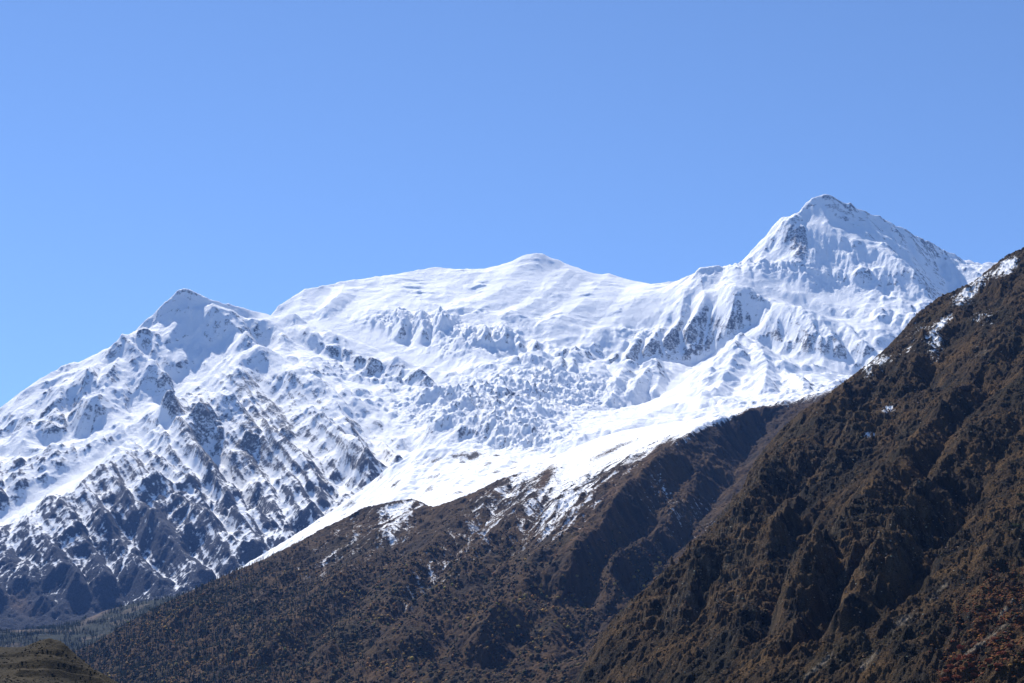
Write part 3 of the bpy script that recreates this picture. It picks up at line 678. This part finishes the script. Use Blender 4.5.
# ------------------------------------------------------------------ near rocky slope on the right
N = Terrain(540, 1330, 540, 3200, 1.5, 0.6)
crest = [(1340, 90, 2.95), (1220, 125, 2.85), (1110, 190, 2.75), (1060, 222, 2.68), (1024, 247, 2.62), (1005, 256, 2.6), (985, 272, 2.57), (975, 281, 2.55), (955, 290, 2.52), (940, 296, 2.5), (915, 315, 2.45), (903, 330, 2.42), (890, 344, 2.4), (870, 362, 2.36), (850, 377, 2.32), (825, 396, 2.27), (800, 412, 2.22), (780, 430, 2.17), (765, 448, 2.13), (752, 465, 2.08), (744, 485, 2.03), (735, 508, 1.98), (715, 535, 1.93), (692, 556, 1.87), (665, 573, 1.82), (640, 592, 1.76), (615, 616, 1.7), (598, 638, 1.64), (586, 662, 1.6), (575, 690, 1.55), (555, 730, 1.48)]
N.line(crest)
N.line([(1340, 600, 0.72), (1110, 640, 0.82), (1024, 683, 0.85), (960, 683, 0.9), (880, 683, 1.0), (800, 683, 1.1), (700, 683, 1.28), (620, 683, 1.45)])
N.absline([(520, -160, 0.54), (700, -140, 0.54), (900, -90, 0.54), (1100, -40, 0.54), (1340, 25, 0.54)])
N.absline([(1340, 1000, 3.2), (1110, 800, 3.2), (900, 450, 3.3), (700, 60, 3.3), (520, -120, 3.3)])
N.absline([(540, -120, 3.2), (540, -130, 2.3), (540, -130, 1.8), (540, -130, 1.3), (540, -150, 0.54)])
N.line([(a, b + 14, c + 0.28) for a, b, c in crest[:-2]])
N.line([(1340, 190, 2.2), (1110, 330, 1.95), (1024, 420, 1.65), (940, 500, 1.45), (850, 590, 1.28)])
N.solve()
for pts, h, w in [
    ([(1010, 262), (960, 310), (915, 370), (870, 430), (820, 500), (780, 560)], 36, 34), ([(1024, 330), (975, 390), (930, 450), (880, 510), (840, 560), (800, 620)], 30, 34),
    ([(1024, 390), (1000, 430), (960, 480), (910, 540), (880, 600), (850, 650)], 26, 30), ([(900, 340), (860, 390), (810, 450), (770, 500), (740, 560), (690, 620)], 28, 30),
    ([(840, 385), (800, 440), (775, 490), (745, 540), (700, 600)], 22, 24), ([(960, 300), (920, 350), (860, 430), (815, 480), (790, 520)], -30, 22),
    ([(1024, 360), (990, 400), (950, 440), (920, 500), (880, 560), (830, 620), (800, 670)], -34, 24), ([(1024, 440), (980, 500), (945, 545), (925, 590), (905, 625)], -24, 20),
    ([(870, 400), (840, 450), (800, 540), (780, 600), (760, 660)], -26, 22), ([(770, 480), (750, 520), (720, 580), (690, 640)], -20, 18),
    ([(820, 545), (840, 575), (830, 610)], -22, 18), ([(930, 540), (915, 580), (900, 620)], -16, 12), ([(1010, 600), (970, 640), (930, 690)], -6, 12),
    ([(840, 330), (830, 360)], 14, 14), ([(960, 345), (935, 375), (925, 400)], -24, 20),
]: N.crease(pts, h, w, wob=0.5)
log('near base')
N.z += 20 * (fbm(N.X, N.Y, 170, 5, 81, 0.6, True) - 0.2)
N.z += 13 * N.lic(fbm(N.X, N.Y, 36, 2, 82, ridged=True), 22, 4, 2.0) + 6 * fbm(N.X, N.Y, 60, 3, 98, 0.6, True)
N.erode(60000, 2, 30, half=2, seed=7, cap=2.5)
N.z += 5 * N.lic(fbm(N.X, N.Y, 13, 2, 83), 20, 3, 1.5)
nrk = fbm(N.X, N.Y, 220, 4, 84)
rockm = sstep(-0.1, 0.4, nrk + 0.6 * sblob(730, 560, 90, 70, -40, N.pix()) + 0.4 * sblob(860, 560, 60, 60, -40, N.pix()) - 0.5 * sblob(980, 640, 90, 40, -30, N.pix()))
r1 = fbm(N.X, N.Y, 26, 5, 85, 0.62, True)
N.z += (0.35 + 0.65 * rockm) * 6.5 * (r1 - 0.1)
N.z += (0.4 + 0.6 * rockm) * 5.4 * fbm(N.X + 4 * r1, N.Y, 10, 3, 86, 0.65, True) + 2.6 * fbm(N.X, N.Y, 4.5, 3, 94, 0.7)
# outcrop steps: little cliffs
q = N.z / 14 + 1.2 * fbm(N.X, N.Y, 60, 3, 87)
N.z += rockm * 3.0 * (sstep(0.25, 0.75, q - np.floor(q)) - (q - np.floor(q))) * 2
N.fit_sky(crest, keep=4)
log('near shaped')
NP = N.pix()
gx, gy = N.grad(N.z); slope = np.hypot(gx, gy)
stre = N.lic(fbm(N.X, N.Y, 12, 2, 88), 26, 3, 1.5); stre /= stre.std()
cav = (N.z - blur(N.z, 6)) / N.cell()
big = fbm(N.X, N.Y, 120, 5, 89)
grass = np.array([0.105, 0.067, 0.028]); drk = np.array([0.007, 0.006, 0.003]); oli = np.array([0.024, 0.020, 0.007]); grey = np.array([0.13, 0.11, 0.08])
stre2 = N.lic(fbm(N.X, N.Y, 30, 3, 99), 30, 4, 2.0); stre2 /= stre2.std()
k = np.clip(0.34 + 0.85 * big + 0.16 * stre + 0.2 * stre2 + 0.6 * fbm(N.X, N.Y, 16, 4, 109, 0.65), 0, 1)[..., None]  # dark and tan ground; the shares also paint in shaded and sunlit patches
nc_ = drk * (1 - k) + grass * k
k = (sstep(0.0, 0.5, fbm(N.X, N.Y, 90, 4, 90)) * 0.7)[..., None]
nc_ = nc_ * (1 - k) + oli * k
k = (sstep(1.3, 2.2, slope) * (0.3 + 0.7 * rockm) * sstep(-0.2, 0.4, fbm(N.X, N.Y, 12, 4, 110, 0.6)))[..., None]
nc_ = nc_ * (1 - k) + grey * 0.8 * k
redg = (np.clip(sblob(1005, 615, 45, 28, -40, NP) + sblob(962, 662, 26, 12, -50, NP), 0, 1) * sstep(-0.15, 0.25, fbm(N.X, N.Y, 16, 4, 95)))[..., None] * 0.75
nc_ = nc_ * (1 - redg) + np.array([0.12, 0.042, 0.013]) * redg
def streak(px, py, rx, ry, ang): return sblob(px, py, rx, ry, ang, NP)
pale = streak(905, 620, 16, 4, -35) + streak(985, 640, 40, 2.5, -38) + streak(870, 660, 20, 3, -45) + streak(820, 665, 22, 2.5, -42) + streak(1005, 610, 16, 2.5, -50) + 0.6 * streak(940, 590, 14, 3, -40) + 0.6 * streak(800, 370, 16, 3, -50) + streak(985, 350, 20, 3, -40) * 0.6 + 0.5 * streak(700, 580, 70, 20, -45) * sstep(0.2, 1.2, stre)
k = np.clip(pale * 1.3 + 1.6 * fbm(N.X, N.Y, 9, 4, 96, 0.7) - 0.45, 0, 1)[..., None] * (pale > 0.12)[..., None]
nc_ = nc_ * (1 - k) + np.array([0.22, 0.205, 0.18]) * k
nsnow = (1.3 * sblob(1008, 266, 13, 8, -40, NP) + 0.75 * sblob(975, 285, 22, 9, -40, NP) + 0.5 * sblob(960, 300, 14, 8, 0, NP) + 0.62 * sblob(935, 345, 8, 14, 0, NP) + 0.75 * sblob(880, 360, 12, 8, 0, NP) + 0.7 * sblob(868, 370, 6, 8, 0, NP)
         + 0.55 * sblob(985, 320, 20, 12, 0, NP) + 0.7 * sblob(888, 408, 8, 5, 0, NP) + 0.65 * sblob(868, 435, 9, 4, 0, NP) + 0.2 * sblob(915, 330, 20, 8, -40, NP) + 0.5 * sblob(870, 300, 20, 8, -40, NP) + 0.25 * sblob(900, 360, 70, 40, -40, NP) + 0.75 * sblob(943, 322, 12, 4, -35, NP) + 0.35 * sblob(916, 345, 16, 4, -35, NP))
nsnow = nsnow * 0.85 + (0.5 * big + 0.7 * fbm(N.X, N.Y, 14, 4, 97, 0.65) - 0.15 * cav) * np.clip(nsnow * 2, 0, 1) - 0.10
M_near = snowrock_mat('rocky_slope_earth', (0.25, 0.25, 0.25), (2.2, 2.1, 1.95), 2.6, 4.0, edge=0.15)
o = N.mesh('rocky_slope', M_near, {'snow': nsnow}, nc_ * np.array([0.86, 0.78, 0.68]))
o['kind'] = 'structure'
log('near mesh', N.nr, N.nc)

# ------------------------------------------------------------------ grassy knoll at the lower left
K = Terrain(-330, 330, 480, 1350, 1.5, 0.6)
K.absline([(330, -120, 0.5), (330, -150, 0.9), (330, -220, 1.3)])
K.line([(-330, 662, 0.95), (-70, 652, 0.95), (0, 648, 0.95), (25, 647, 0.95), (38, 643, 0.94), (50, 639.5, 0.93), (58, 640, 0.93), (66, 645, 0.92), (78, 656, 0.92), (92, 666, 0.91), (108, 675, 0.9), (125, 684, 0.9), (160, 710, 0.9), (330, 800, 0.9)])
K.line([(-330, 683, 0.72), (-70, 683, 0.72), (30, 683, 0.72), (90, 690, 0.75), (150, 730, 0.75), (330, 800, 0.75)])
K.absline([(-330, -60, 0.48), (150, -75, 0.48), (330, -120, 0.48)])
K.absline([(-330, -200, 1.35), (330, -220, 1.35)])
K.solve()
K.z += 3.0 * fbm(K.X, K.Y, 45, 5, 91, 0.55) * sstep(480, 560, K.Y) + 0.5 * fbm(K.X, K.Y, 6, 4, 92, 0.7)
K.crease([(0, 668), (40, 664), (90, 672)], -3, 10, taper=(1, 1)); K.crease([(0, 656), (30, 654), (60, 656)], -1.5, 5, taper=(1, 1)); K.crease([(20, 676), (60, 674), (100, 682)], 2.5, 8, taper=(1, 1))
kb = fbm(K.X, K.Y * 0.6, 26, 5, 93)
k = np.clip(0.5 + 0.9 * kb, 0, 1)[..., None]
kc = np.array([0.013, 0.011, 0.006]) * (1 - k) + np.array([0.044, 0.032, 0.014]) * k
o = K.mesh('grassy_knoll', earth_mat('knoll_grass_earth', 2.2, 0.9, 0.45, 1.6), None, kc)
o['kind'] = 'structure'
log('knoll')

# ------------------------------------------------------------------ air
def haze():
    m = bpy.data.materials.new('mountain_air'); m.use_nodes = True
    t = m.node_tree
    for n in list(t.nodes): t.nodes.remove(n)
    v = t.nodes.new('ShaderNodeVolumePrincipled'); v.inputs['Color'].default_value = (0.18, 0.40, 1.0, 1)
    v.inputs['Density'].default_value = 1.7e-5; v.inputs['Anisotropy'].default_value = 0.1
    ou = t.nodes.new('ShaderNodeOutputMaterial'); t.links.new(v.outputs[0], ou.inputs['Volume'])
    x0, x1, y0, y1, z0, z1 = -31000, 31000, -23000, 39000, -420, 4400
    vv = np.array([(x, y, z) for x in (x0, x1) for y in (y0, y1) for z in (z0, z1)], float)
    ff = np.array([(0, 1, 3, 2), (4, 6, 7, 5), (0, 4, 5, 1), (2, 3, 7, 6), (0, 2, 6, 4), (1, 5, 7, 3)])
    o = npmesh('haze', vv, ff, m, smooth=False); o['kind'] = 'stuff'
    o['label'] = 'thin blue mountain air that fades the far snow massif'; o['category'] = 'haze'
haze()
log('done')
# ------------------------------------------------------------------ plants and stones
rs = np.random.RandomState(11)
import bmesh
def ico(sub=1):
    bm = bmesh.new(); bmesh.ops.create_icosphere(bm, subdivisions=sub, radius=1.0)
    v = np.array([x.co[:] for x in bm.verts]); f = np.array([[a.index for a in p.verts] for p in bm.faces]); bm.free()
    return v, f
def t_bush(k):
    v, f = ico(1); r = np.random.RandomState(k)
    v = v * (0.72 + 0.5 * r.rand(len(v)))[:, None]; v[:, 2] = v[:, 2] * 0.75 + 0.45
    return v, f
def t_conifer(k):
    r = np.random.RandomState(k); V = []; Fc = []
    for z0, z1, rad in ((0.25, 1.3, 0.42), (0.9, 1.9, 0.32), (1.5, 2.5, 0.2)):
        b = len(V); n = 6
        for i in range(n):
            a = 6.283 * (i + 0.4 * r.rand()) / n; q = rad * (0.65 + 0.6 * r.rand())
            V.append((q * math.cos(a), q * math.sin(a), z0 + 0.15 * r.rand()))
        V.append((0.03, 0, z1))
        for i in range(n): Fc.append((b + i, b + (i + 1) % n, b + n))
    return np.array(V), np.array(Fc)
def t_stone(k):
    r = np.random.RandomState(k + 50); v, f = ico(1)
    v = np.clip(v * 1.3, -0.8, 0.75) * (0.8 + 0.35 * r.rand(len(v)))[:, None]; v[:, 2] *= 0.7
    return v, f
BUSH = [t_bush(k) for k in range(6)]; CONI = [t_conifer(k) for k in range(5)]; STON = [t_stone(k) for k in range(6)]

def visible(T, tol=0.004):
    t = T.z / T.Y
    c = np.maximum.accumulate(t, 0)
    return t >= c - tol
def pick(T, n, w):
    """n random surface points, density per ground area times w"""
    p = (w * T.Y ** 2 * visible(T)).ravel(); p = np.cumsum(p); p /= p[-1]
    q = np.searchsorted(p, rs.rand(n)); j, i = np.divmod(q, T.nc)
    u = T.u0 + (i + rs.rand(n) - 0.5) * T.du; l = T.l0 + (j + rs.rand(n) - 0.5) * T.dv
    y = np.exp(l); x = u * y
    return x, y, T.zat(x, y), j, i
def scatter(name, temps, x, y, z, size, col, mat, stretch=1.0, label=None, cat=None, squash=None):
    Vs, Fs, Cs = [], [], []; off = 0
    which = rs.randint(len(temps), size=len(x))
    for k, (v, f) in enumerate(temps):
        m = which == k; n = m.sum()
        if not n: continue
        a = rs.rand(n) * 6.283; s = size[m][:, None]
        ca, sa = np.cos(a)[:, None], np.sin(a)[:, None]
        st = (stretch * (0.8 + 0.4 * rs.rand(n)))[:, None]
        X_ = (v[None, :, 0] * ca - v[None, :, 1] * sa) * s + x[m][:, None]
        Y_ = (v[None, :, 0] * sa + v[None, :, 1] * ca) * s + y[m][:, None]
        Z_ = v[None, :, 2] * s * st + z[m][:, None] - 0.15 * s
        Vs.append(np.stack([X_, Y_, Z_], -1).reshape(-1, 3))
        Fs.append((f[None] + (off + np.arange(n) * len(v))[:, None, None]).reshape(-1, 3)); off += n * len(v)
        Cs.append(np.repeat(col[m], len(v), 0))
    o = npmesh(name, np.concatenate(Vs), np.concatenate(Fs), mat, None, np.concatenate(Cs), smooth=False)
    o['kind'] = 'stuff'
    if label: o['label'] = label
    if cat: o['category'] = cat
    return o
def leaf_mat(name, scale):
    m, t, b = newmat(name)
    P = geopos(t)
    n1 = noise(t, P, scale, 3, 0.7)
    g = mixc(t, maprange(t, n1, 0.35, 0.65), (0.6, 0.6, 0.6), (1.4, 1.4, 1.4))
    mul = t.nodes.new('ShaderNodeMix'); mul.data_type = 'RGBA'; mul.blend_type = 'MULTIPLY'; mul.inputs[0].default_value = 1.0
    t.links.new(attr(t, 'col', 'Color'), mul.inputs[6]); t.links.new(g, mul.inputs[7])
    t.links.new(mul.outputs[2], b.inputs['Base Color']); b.inputs['Roughness'].default_value = 0.9
    b.inputs['Specular IOR Level'].default_value = 0.1
    return m
M_leaf = leaf_mat('foliage', 0.6); M_stone = leaf_mat('stone', 0.5)
def palette(cols, probs, n, jit=0.25):
    c = np.array(cols)[rs.choice(len(cols), size=n, p=np.array(probs) / sum(probs))]
    return c * (1 + jit * rs.randn(n, 1).clip(-1.5, 2)) * (1 + 0.08 * rs.randn(n, 3).clip(-2, 2))

# wood on the brown ridge: dense low down, thinning into scrub higher up
lowb = sstep(450, 150, B.z); 
wood = sstep(-0.25, 0.25, fbm(B.X, B.Y, 140, 4, 101) + 0.9 * lowb - 0.25) * (bsnow < 0.3) * (0.12 + 0.88 * lowb)
wood *= 1 - 0.8 * np.clip(sblob(590, 530, 70, 14, -48, BP) + sblob(380, 640, 26, 8, -45, BP), 0, 1)
wood *= sstep(-0.35, 0.25, fbm(B.X, B.Y, 55, 3, 111))
x, y, z, j, i = pick(B, 22000, wood)
gold = sstep(0.0, 0.35, fbm(x, y, 160, 3, 103) + 0.35 * np.exp(-((bpx[j, i] - 520) / 40) ** 2 - ((bpy_[j, i] - 608) / 16) ** 2)) * lowb[j, i]
c = palette([(0.040, 0.028, 0.009), (0.018, 0.022, 0.007), (0.080, 0.044, 0.013), (0.13, 0.075, 0.02)], [3, 3, 4, 2], len(x))
g = rs.rand(len(x)) < 0.5 * gold
c[g] = palette([(0.24, 0.14, 0.03), (0.18, 0.08, 0.022), (0.17, 0.14, 0.03)], [2, 2, 1], g.sum())
scatter('ridge_wood', BUSH, x, y, z, 1.6 + 3.6 * rs.rand(len(x)) ** 1.5 * (0.4 + 0.6 * lowb[j, i]), c, M_leaf, 1.25, 'brown and gold mountain wood covering the lower flank of the brown ridge', 'wood')
x, y, z, j, i = pick(B, 9000, lowb ** 2 * sstep(420, 200, bpx) * (bsnow < 0.3) + 0.05 * wood)
scatter('conifer_wood', CONI, x, y, z, 3.2 + 2.0 * rs.rand(len(x)), palette([(0.012, 0.020, 0.011), (0.018, 0.024, 0.012)], [1, 1], len(x)), M_leaf, 1.3, 'dark green conifer wood at the foot of the brown ridge', 'wood')
x, y, z, j, i = pick(B, 16000, (bsnow < 0.6) * (1 - lowb * 0.7) * sstep(-0.1, 0.3, fbm(B.X, B.Y, 60, 3, 104)))
scatter('ridge_scrub', BUSH, x, y, z, 0.9 + 1.5 * rs.rand(len(x)), palette([(0.085, 0.044, 0.018), (0.025, 0.015, 0.008), (0.042, 0.033, 0.012)], [2, 1, 1], len(x)), M_leaf, 0.8, 'low brown scrub on the upper flank of the brown ridge', 'scrub')
# conifers in the valley
x, y, z, j, i = pick(V, 9000, sstep(-0.3, 0.1, fbm(V.X, V.Y, 150, 4, 105)) * (ridge[..., 0] < 0.4))
scatter('valley_wood', CONI, x, y, z, 3.5 + 2.5 * rs.rand(len(x)), palette([(0.016, 0.026, 0.016), (0.024, 0.032, 0.018), (0.05, 0.045, 0.025)], [4, 3, 1], len(x)), M_leaf, 1.3, 'far dark conifer wood on the valley floor below the snow massif', 'wood')
# scrub and grass tussocks on the rocky slope
NPx, NPy = N.pix()
veg = sstep(-0.05, 0.3, fbm(N.X, N.Y, 30, 4, 106, 0.6)) * (nsnow < 0.35) * (pale < 0.3)
x, y, z, j, i = pick(N, 48000, veg * (1200 / N.Y) ** 1.2)
qx, qy = NPx[j, i], NPy[j, i]
c = palette([(0.085, 0.050, 0.022), (0.015, 0.011, 0.006), (0.040, 0.034, 0.012), (0.20, 0.135, 0.07)], [3, 2, 2, 1.3], len(x))
redw = np.clip(np.exp(-((qx - 1000) / 45) ** 2 - ((qy - 620) / 40) ** 2) + np.exp(-((qx - 965) / 25) ** 2 - ((qy - 672) / 18) ** 2), 0, 1)
red = rs.rand(len(x)) < redw * 0.95 * sstep(-0.15, 0.2, fbm(x, y, 22, 3, 107))
c[red] = palette([(0.24, 0.065, 0.018), (0.26, 0.11, 0.025), (0.13, 0.045, 0.016)], [2, 2, 2], red.sum())
size = (0.25 + 0.9 * rs.rand(len(x)) ** 3) * (0.6 + 0.5 * y / 1200)
scatter('slope_scrub', BUSH, x, y, z, size, c, M_leaf, 0.85, 'brown, olive and rust red scrub covering the near rocky slope', 'scrub')
x, y, z, j, i = pick(N, 30000, (0.10 + rockm * sstep(0.7, 1.6, slope if slope.shape == N.z.shape else 1) + 1.5 * np.clip(pale, 0, 1)) * (nsnow < 0.4) * (1200 / N.Y) ** 1.2)
scatter('scree', STON, x, y, z, (0.25 + 0.9 * rs.rand(len(x)) ** 4) * (0.6 + 0.5 * y / 1200), palette([(0.30, 0.26, 0.20), (0.16, 0.135, 0.10), (0.05, 0.045, 0.035)], [1.3, 2, 1], len(x)), M_stone, 0.9, 'loose grey stones strewn over the near rocky slope', 'scree')
rw = np.clip(np.exp(-((NPx - 1004) / 38) ** 2 - ((NPy - 612) / 30) ** 2) + np.exp(-((NPx - 962) / 20) ** 2 - ((NPy - 664) / 18) ** 2) + 0.6 * np.exp(-((NPx - 1000) / 30) ** 2 - ((NPy - 655) / 16) ** 2), 0, 1)
x, y, z, j, i = pick(N, 5000, rw ** 1.5 * sstep(-0.1, 0.15, fbm(N.X, N.Y, 14, 3, 114)) * (pale < 0.35))
scatter('red_scrub', BUSH, x, y, z, 0.45 + 0.9 * rs.rand(len(x)) ** 2, palette([(0.15, 0.042, 0.014), (0.17, 0.075, 0.018), (0.08, 0.03, 0.012), (0.035, 0.034, 0.010)], [2, 2, 2, 2], len(x)), M_leaf, 0.85, 'rust red and orange autumn scrub at the lower right corner', 'scrub')
# tussocks on the knoll
x, y, z, j, i = pick(K, 14000, sstep(-0.3, 0.3, fbm(K.X, K.Y, 20, 3, 108)))
scatter('knoll_scrub', BUSH, x, y, z, 0.25 + 0.6 * rs.rand(len(x)) ** 2, palette([(0.050, 0.038, 0.02), (0.016, 0.015, 0.009), (0.028, 0.028, 0.013)], [2, 2, 2], len(x)), M_leaf, 0.7, 'short dry tussocks on the dark knoll at the lower left', 'scrub')
log('scatter')

# ---- single trees and shrubs that stand out
def crown_mesh(seed, kind, R_=1.0):
    r = np.random.RandomState(seed); V_, F_ = [], []; off = 0
    lobes = []
    if kind == 'round':
        for k in range(9):
            a = r.rand() * 6.283; q = 0.55 * r.rand() ** 0.5
            lobes.append((q * math.cos(a), q * math.sin(a), 0.95 + 0.9 * r.rand(), 0.30 + 0.2 * r.rand()))
    else:
        for k in range(11):
            a = r.rand() * 6.283; q = 0.8 * r.rand() ** 0.5
            lobes.append((q * math.cos(a), q * math.sin(a), 0.2 + 0.35 * r.rand() * (1.1 - q), 0.24 + 0.16 * r.rand()))
    for (x, y, z, q) in lobes:                       # leaf clumps: many small tilted faces through each lobe
        n = 90
        d = r.randn(n, 3); d /= np.linalg.norm(d, axis=1)[:, None]; rad = q * (0.55 + 0.55 * r.rand(n))
        c = np.array([x, y, z]) + d * rad[:, None]
        for p in c:
            t1 = r.randn(3); t1 /= np.linalg.norm(t1); t2 = np.cross(t1, r.randn(3)); t2 /= np.linalg.norm(t2)
            s_ = 0.07 + 0.05 * r.rand()
            V_ += [p - t1 * s_, p + t2 * s_ * 0.7, p + t1 * s_, p - t2 * s_ * 0.7]; F_.append((off, off + 1, off + 2, off + 3)); off += 4
    return np.array(V_), np.array(F_)
def trunk_mesh(seed, kind):
    r = np.random.RandomState(seed); V_, F_ = [], []
    def limb(p0, p1, r0, r1):
        b = len(V_); n = 6; d = np.array(p1) - np.array(p0); d = d / np.linalg.norm(d)
        a = np.cross(d, (0.3, 0.9, 0.1)); a /= np.linalg.norm(a); c = np.cross(d, a)
        for p, q in ((p0, r0), (p1, r1)):
            for k in range(n):
                t = 6.283 * k / n; V_.append(np.array(p) + q * (a * math.cos(t) + c * math.sin(t)))
        for k in range(n): F_.append((b + k, b + (k + 1) % n, b + n + (k + 1) % n, b + n + k))
    top = 1.2 if kind == 'round' else 0.3
    limb((0, 0, -0.15), (0.03, 0.02, top), 0.07, 0.035)
    for k in range(5):
        a = 6.283 * k / 5 + r.rand(); h0 = top * (0.5 + 0.4 * r.rand())
        limb((0.01, 0.01, h0), (0.4 * math.cos(a), 0.4 * math.sin(a), h0 + 0.35), 0.03, 0.01)
    return np.array(V_), np.array(F_)
def solid(name, rgb):
    m, t, b = newmat(name); P = geopos(t)
    n1 = noise(t, P, 1.3, 3)
    lo = tuple(0.6 * c for c in rgb); hi = tuple(1.45 * c for c in rgb)
    t.links.new(mixc(t, maprange(t, n1, 0.35, 0.65), lo, hi), b.inputs['Base Color']); b.inputs['Roughness'].default_value = 0.85
    return m
M_bark = solid('bark', (0.05, 0.04, 0.03))
def make_plant(name, label, cat, rgb, kind, seed, group=None, trunk='trunk'):
    root = bpy.data.objects.new(name, None); C.objects.link(root); root.empty_display_size = 0.5
    root['label'] = label; root['category'] = cat
    if group: root['group'] = group
    v, f = crown_mesh(seed, kind); npmesh('crown', v, f, solid(name + '_leaves', rgb), smooth=False, parent=root)
    v, f = trunk_mesh(seed, kind); npmesh(trunk, v, f, M_bark, parent=root)
    return root
def dup(root, label=None):
    r = root.copy(); C.objects.link(r)
    if label: r['label'] = label
    for ch in root.children:
        c = ch.copy(); C.objects.link(c); c.parent = r
    return r
def put(o, T, px, py, s):
    u, l = T.hit(px, py, T.z); y = math.exp(l); x = u * y
    o.location = (x, y, float(T.zat(np.array([x]), np.array([y]))[0]) - 0.1 * s)
    o.rotation_euler = (0, 0, rs.rand() * 6.28); o.scale = (s, s, s * (0.9 + 0.25 * rs.rand()))
def many(proto, T, spots, s0, s1):
    for k, (px, py) in enumerate(spots):
        o = proto if k == 0 else dup(proto); put(o, T, px, py, s0 + (s1 - s0) * rs.rand())
gt = make_plant('golden_tree', 'small golden autumn tree in the open wood below the shaded gully', 'tree', (0.30, 0.20, 0.035), 'round', 5, 'golden trees below the shaded gully')
many(gt, B, [(499, 613), (504, 608), (509, 612), (513, 605), (518, 610), (523, 602), (528, 607), (506, 619), (515, 618), (535, 600), (520, 597), (498, 622), (531, 625), (541, 590), (536, 588)], 4.5, 6.5)
yt = make_plant('yellow_tree', 'bright yellow tree in the dark shaded gully of the brown ridge', 'tree', (0.36, 0.28, 0.05), 'round', 6, 'yellow trees in the shaded gully')
many(yt, B, [(615, 587), (634, 581), (638, 573), (577, 581), (656, 572), (660, 566), (644, 590)], 4.0, 5.5)
ot = make_plant('orange_tree', 'orange brown autumn tree among dark conifers at the foot of the ridge', 'tree', (0.24, 0.12, 0.025), 'round', 7, 'orange trees among the conifers')
many(ot, B, [(334, 672), (316, 676), (340, 678), (118, 664), (128, 672), (143, 660), (150, 674), (176, 650), (186, 668), (205, 640), (214, 662), (160, 640), (236, 655), (252, 672), (138, 648), (270, 640), (228, 628), (290, 662), (196, 622), (305, 648)], 4.0, 6.0)
for px, py, s, lab, rgb in [(995, 363, 7, 'olive bush high on the near slope, below the upper snow patches', (0.06, 0.062, 0.02)),
                            (1014, 526, 4.2, 'yellow green bush at the right edge of the picture, lower of the two', (0.085, 0.09, 0.022)),
                            (1020, 496, 3.6, 'yellow green bush at the right edge of the picture, upper of the two', (0.07, 0.08, 0.024)),
                            (963, 646, 1.6, 'small lime green bush just above the tallest red shrub', (0.10, 0.11, 0.022)),
                            (965, 390, 9, 'broad leafless grey brown thicket on the upper near slope', (0.06, 0.042, 0.034))]:
    put(make_plant('bush', lab, 'bush', rgb, 'low', int(px), trunk='stem'), N, px, py, s)
rd = make_plant('red_shrub', 'rust red shrub beside the pale gully at the lower right', 'shrub', (0.26, 0.065, 0.018), 'low', 9, 'red shrubs beside the pale gully', trunk='stem')
many(rd, N, [(961, 650), (958, 656), (955, 662), (951, 668), (947, 674), (962, 660), (968, 658), (971, 666), (963, 670), (956, 678), (995, 640), (1003, 655), (990, 662), (984, 668), (1010, 648), (998, 668), (945, 681), (975, 676)], 1.9, 3.2)
og = make_plant('orange_shrub', 'orange brown shrub on the open slope above the pale gully', 'shrub', (0.17, 0.075, 0.022), 'low', 10, 'orange shrubs above the pale gully', trunk='stem')
many(og, N, [(1020, 585), (1012, 589), (1005, 594), (1018, 596), (998, 602), (990, 608), (1008, 606), (982, 616), (994, 618), (1002, 622), (986, 628), (992, 632), (978, 624), (1016, 612), (974, 634)], 2.0, 3.3)
log('plants')
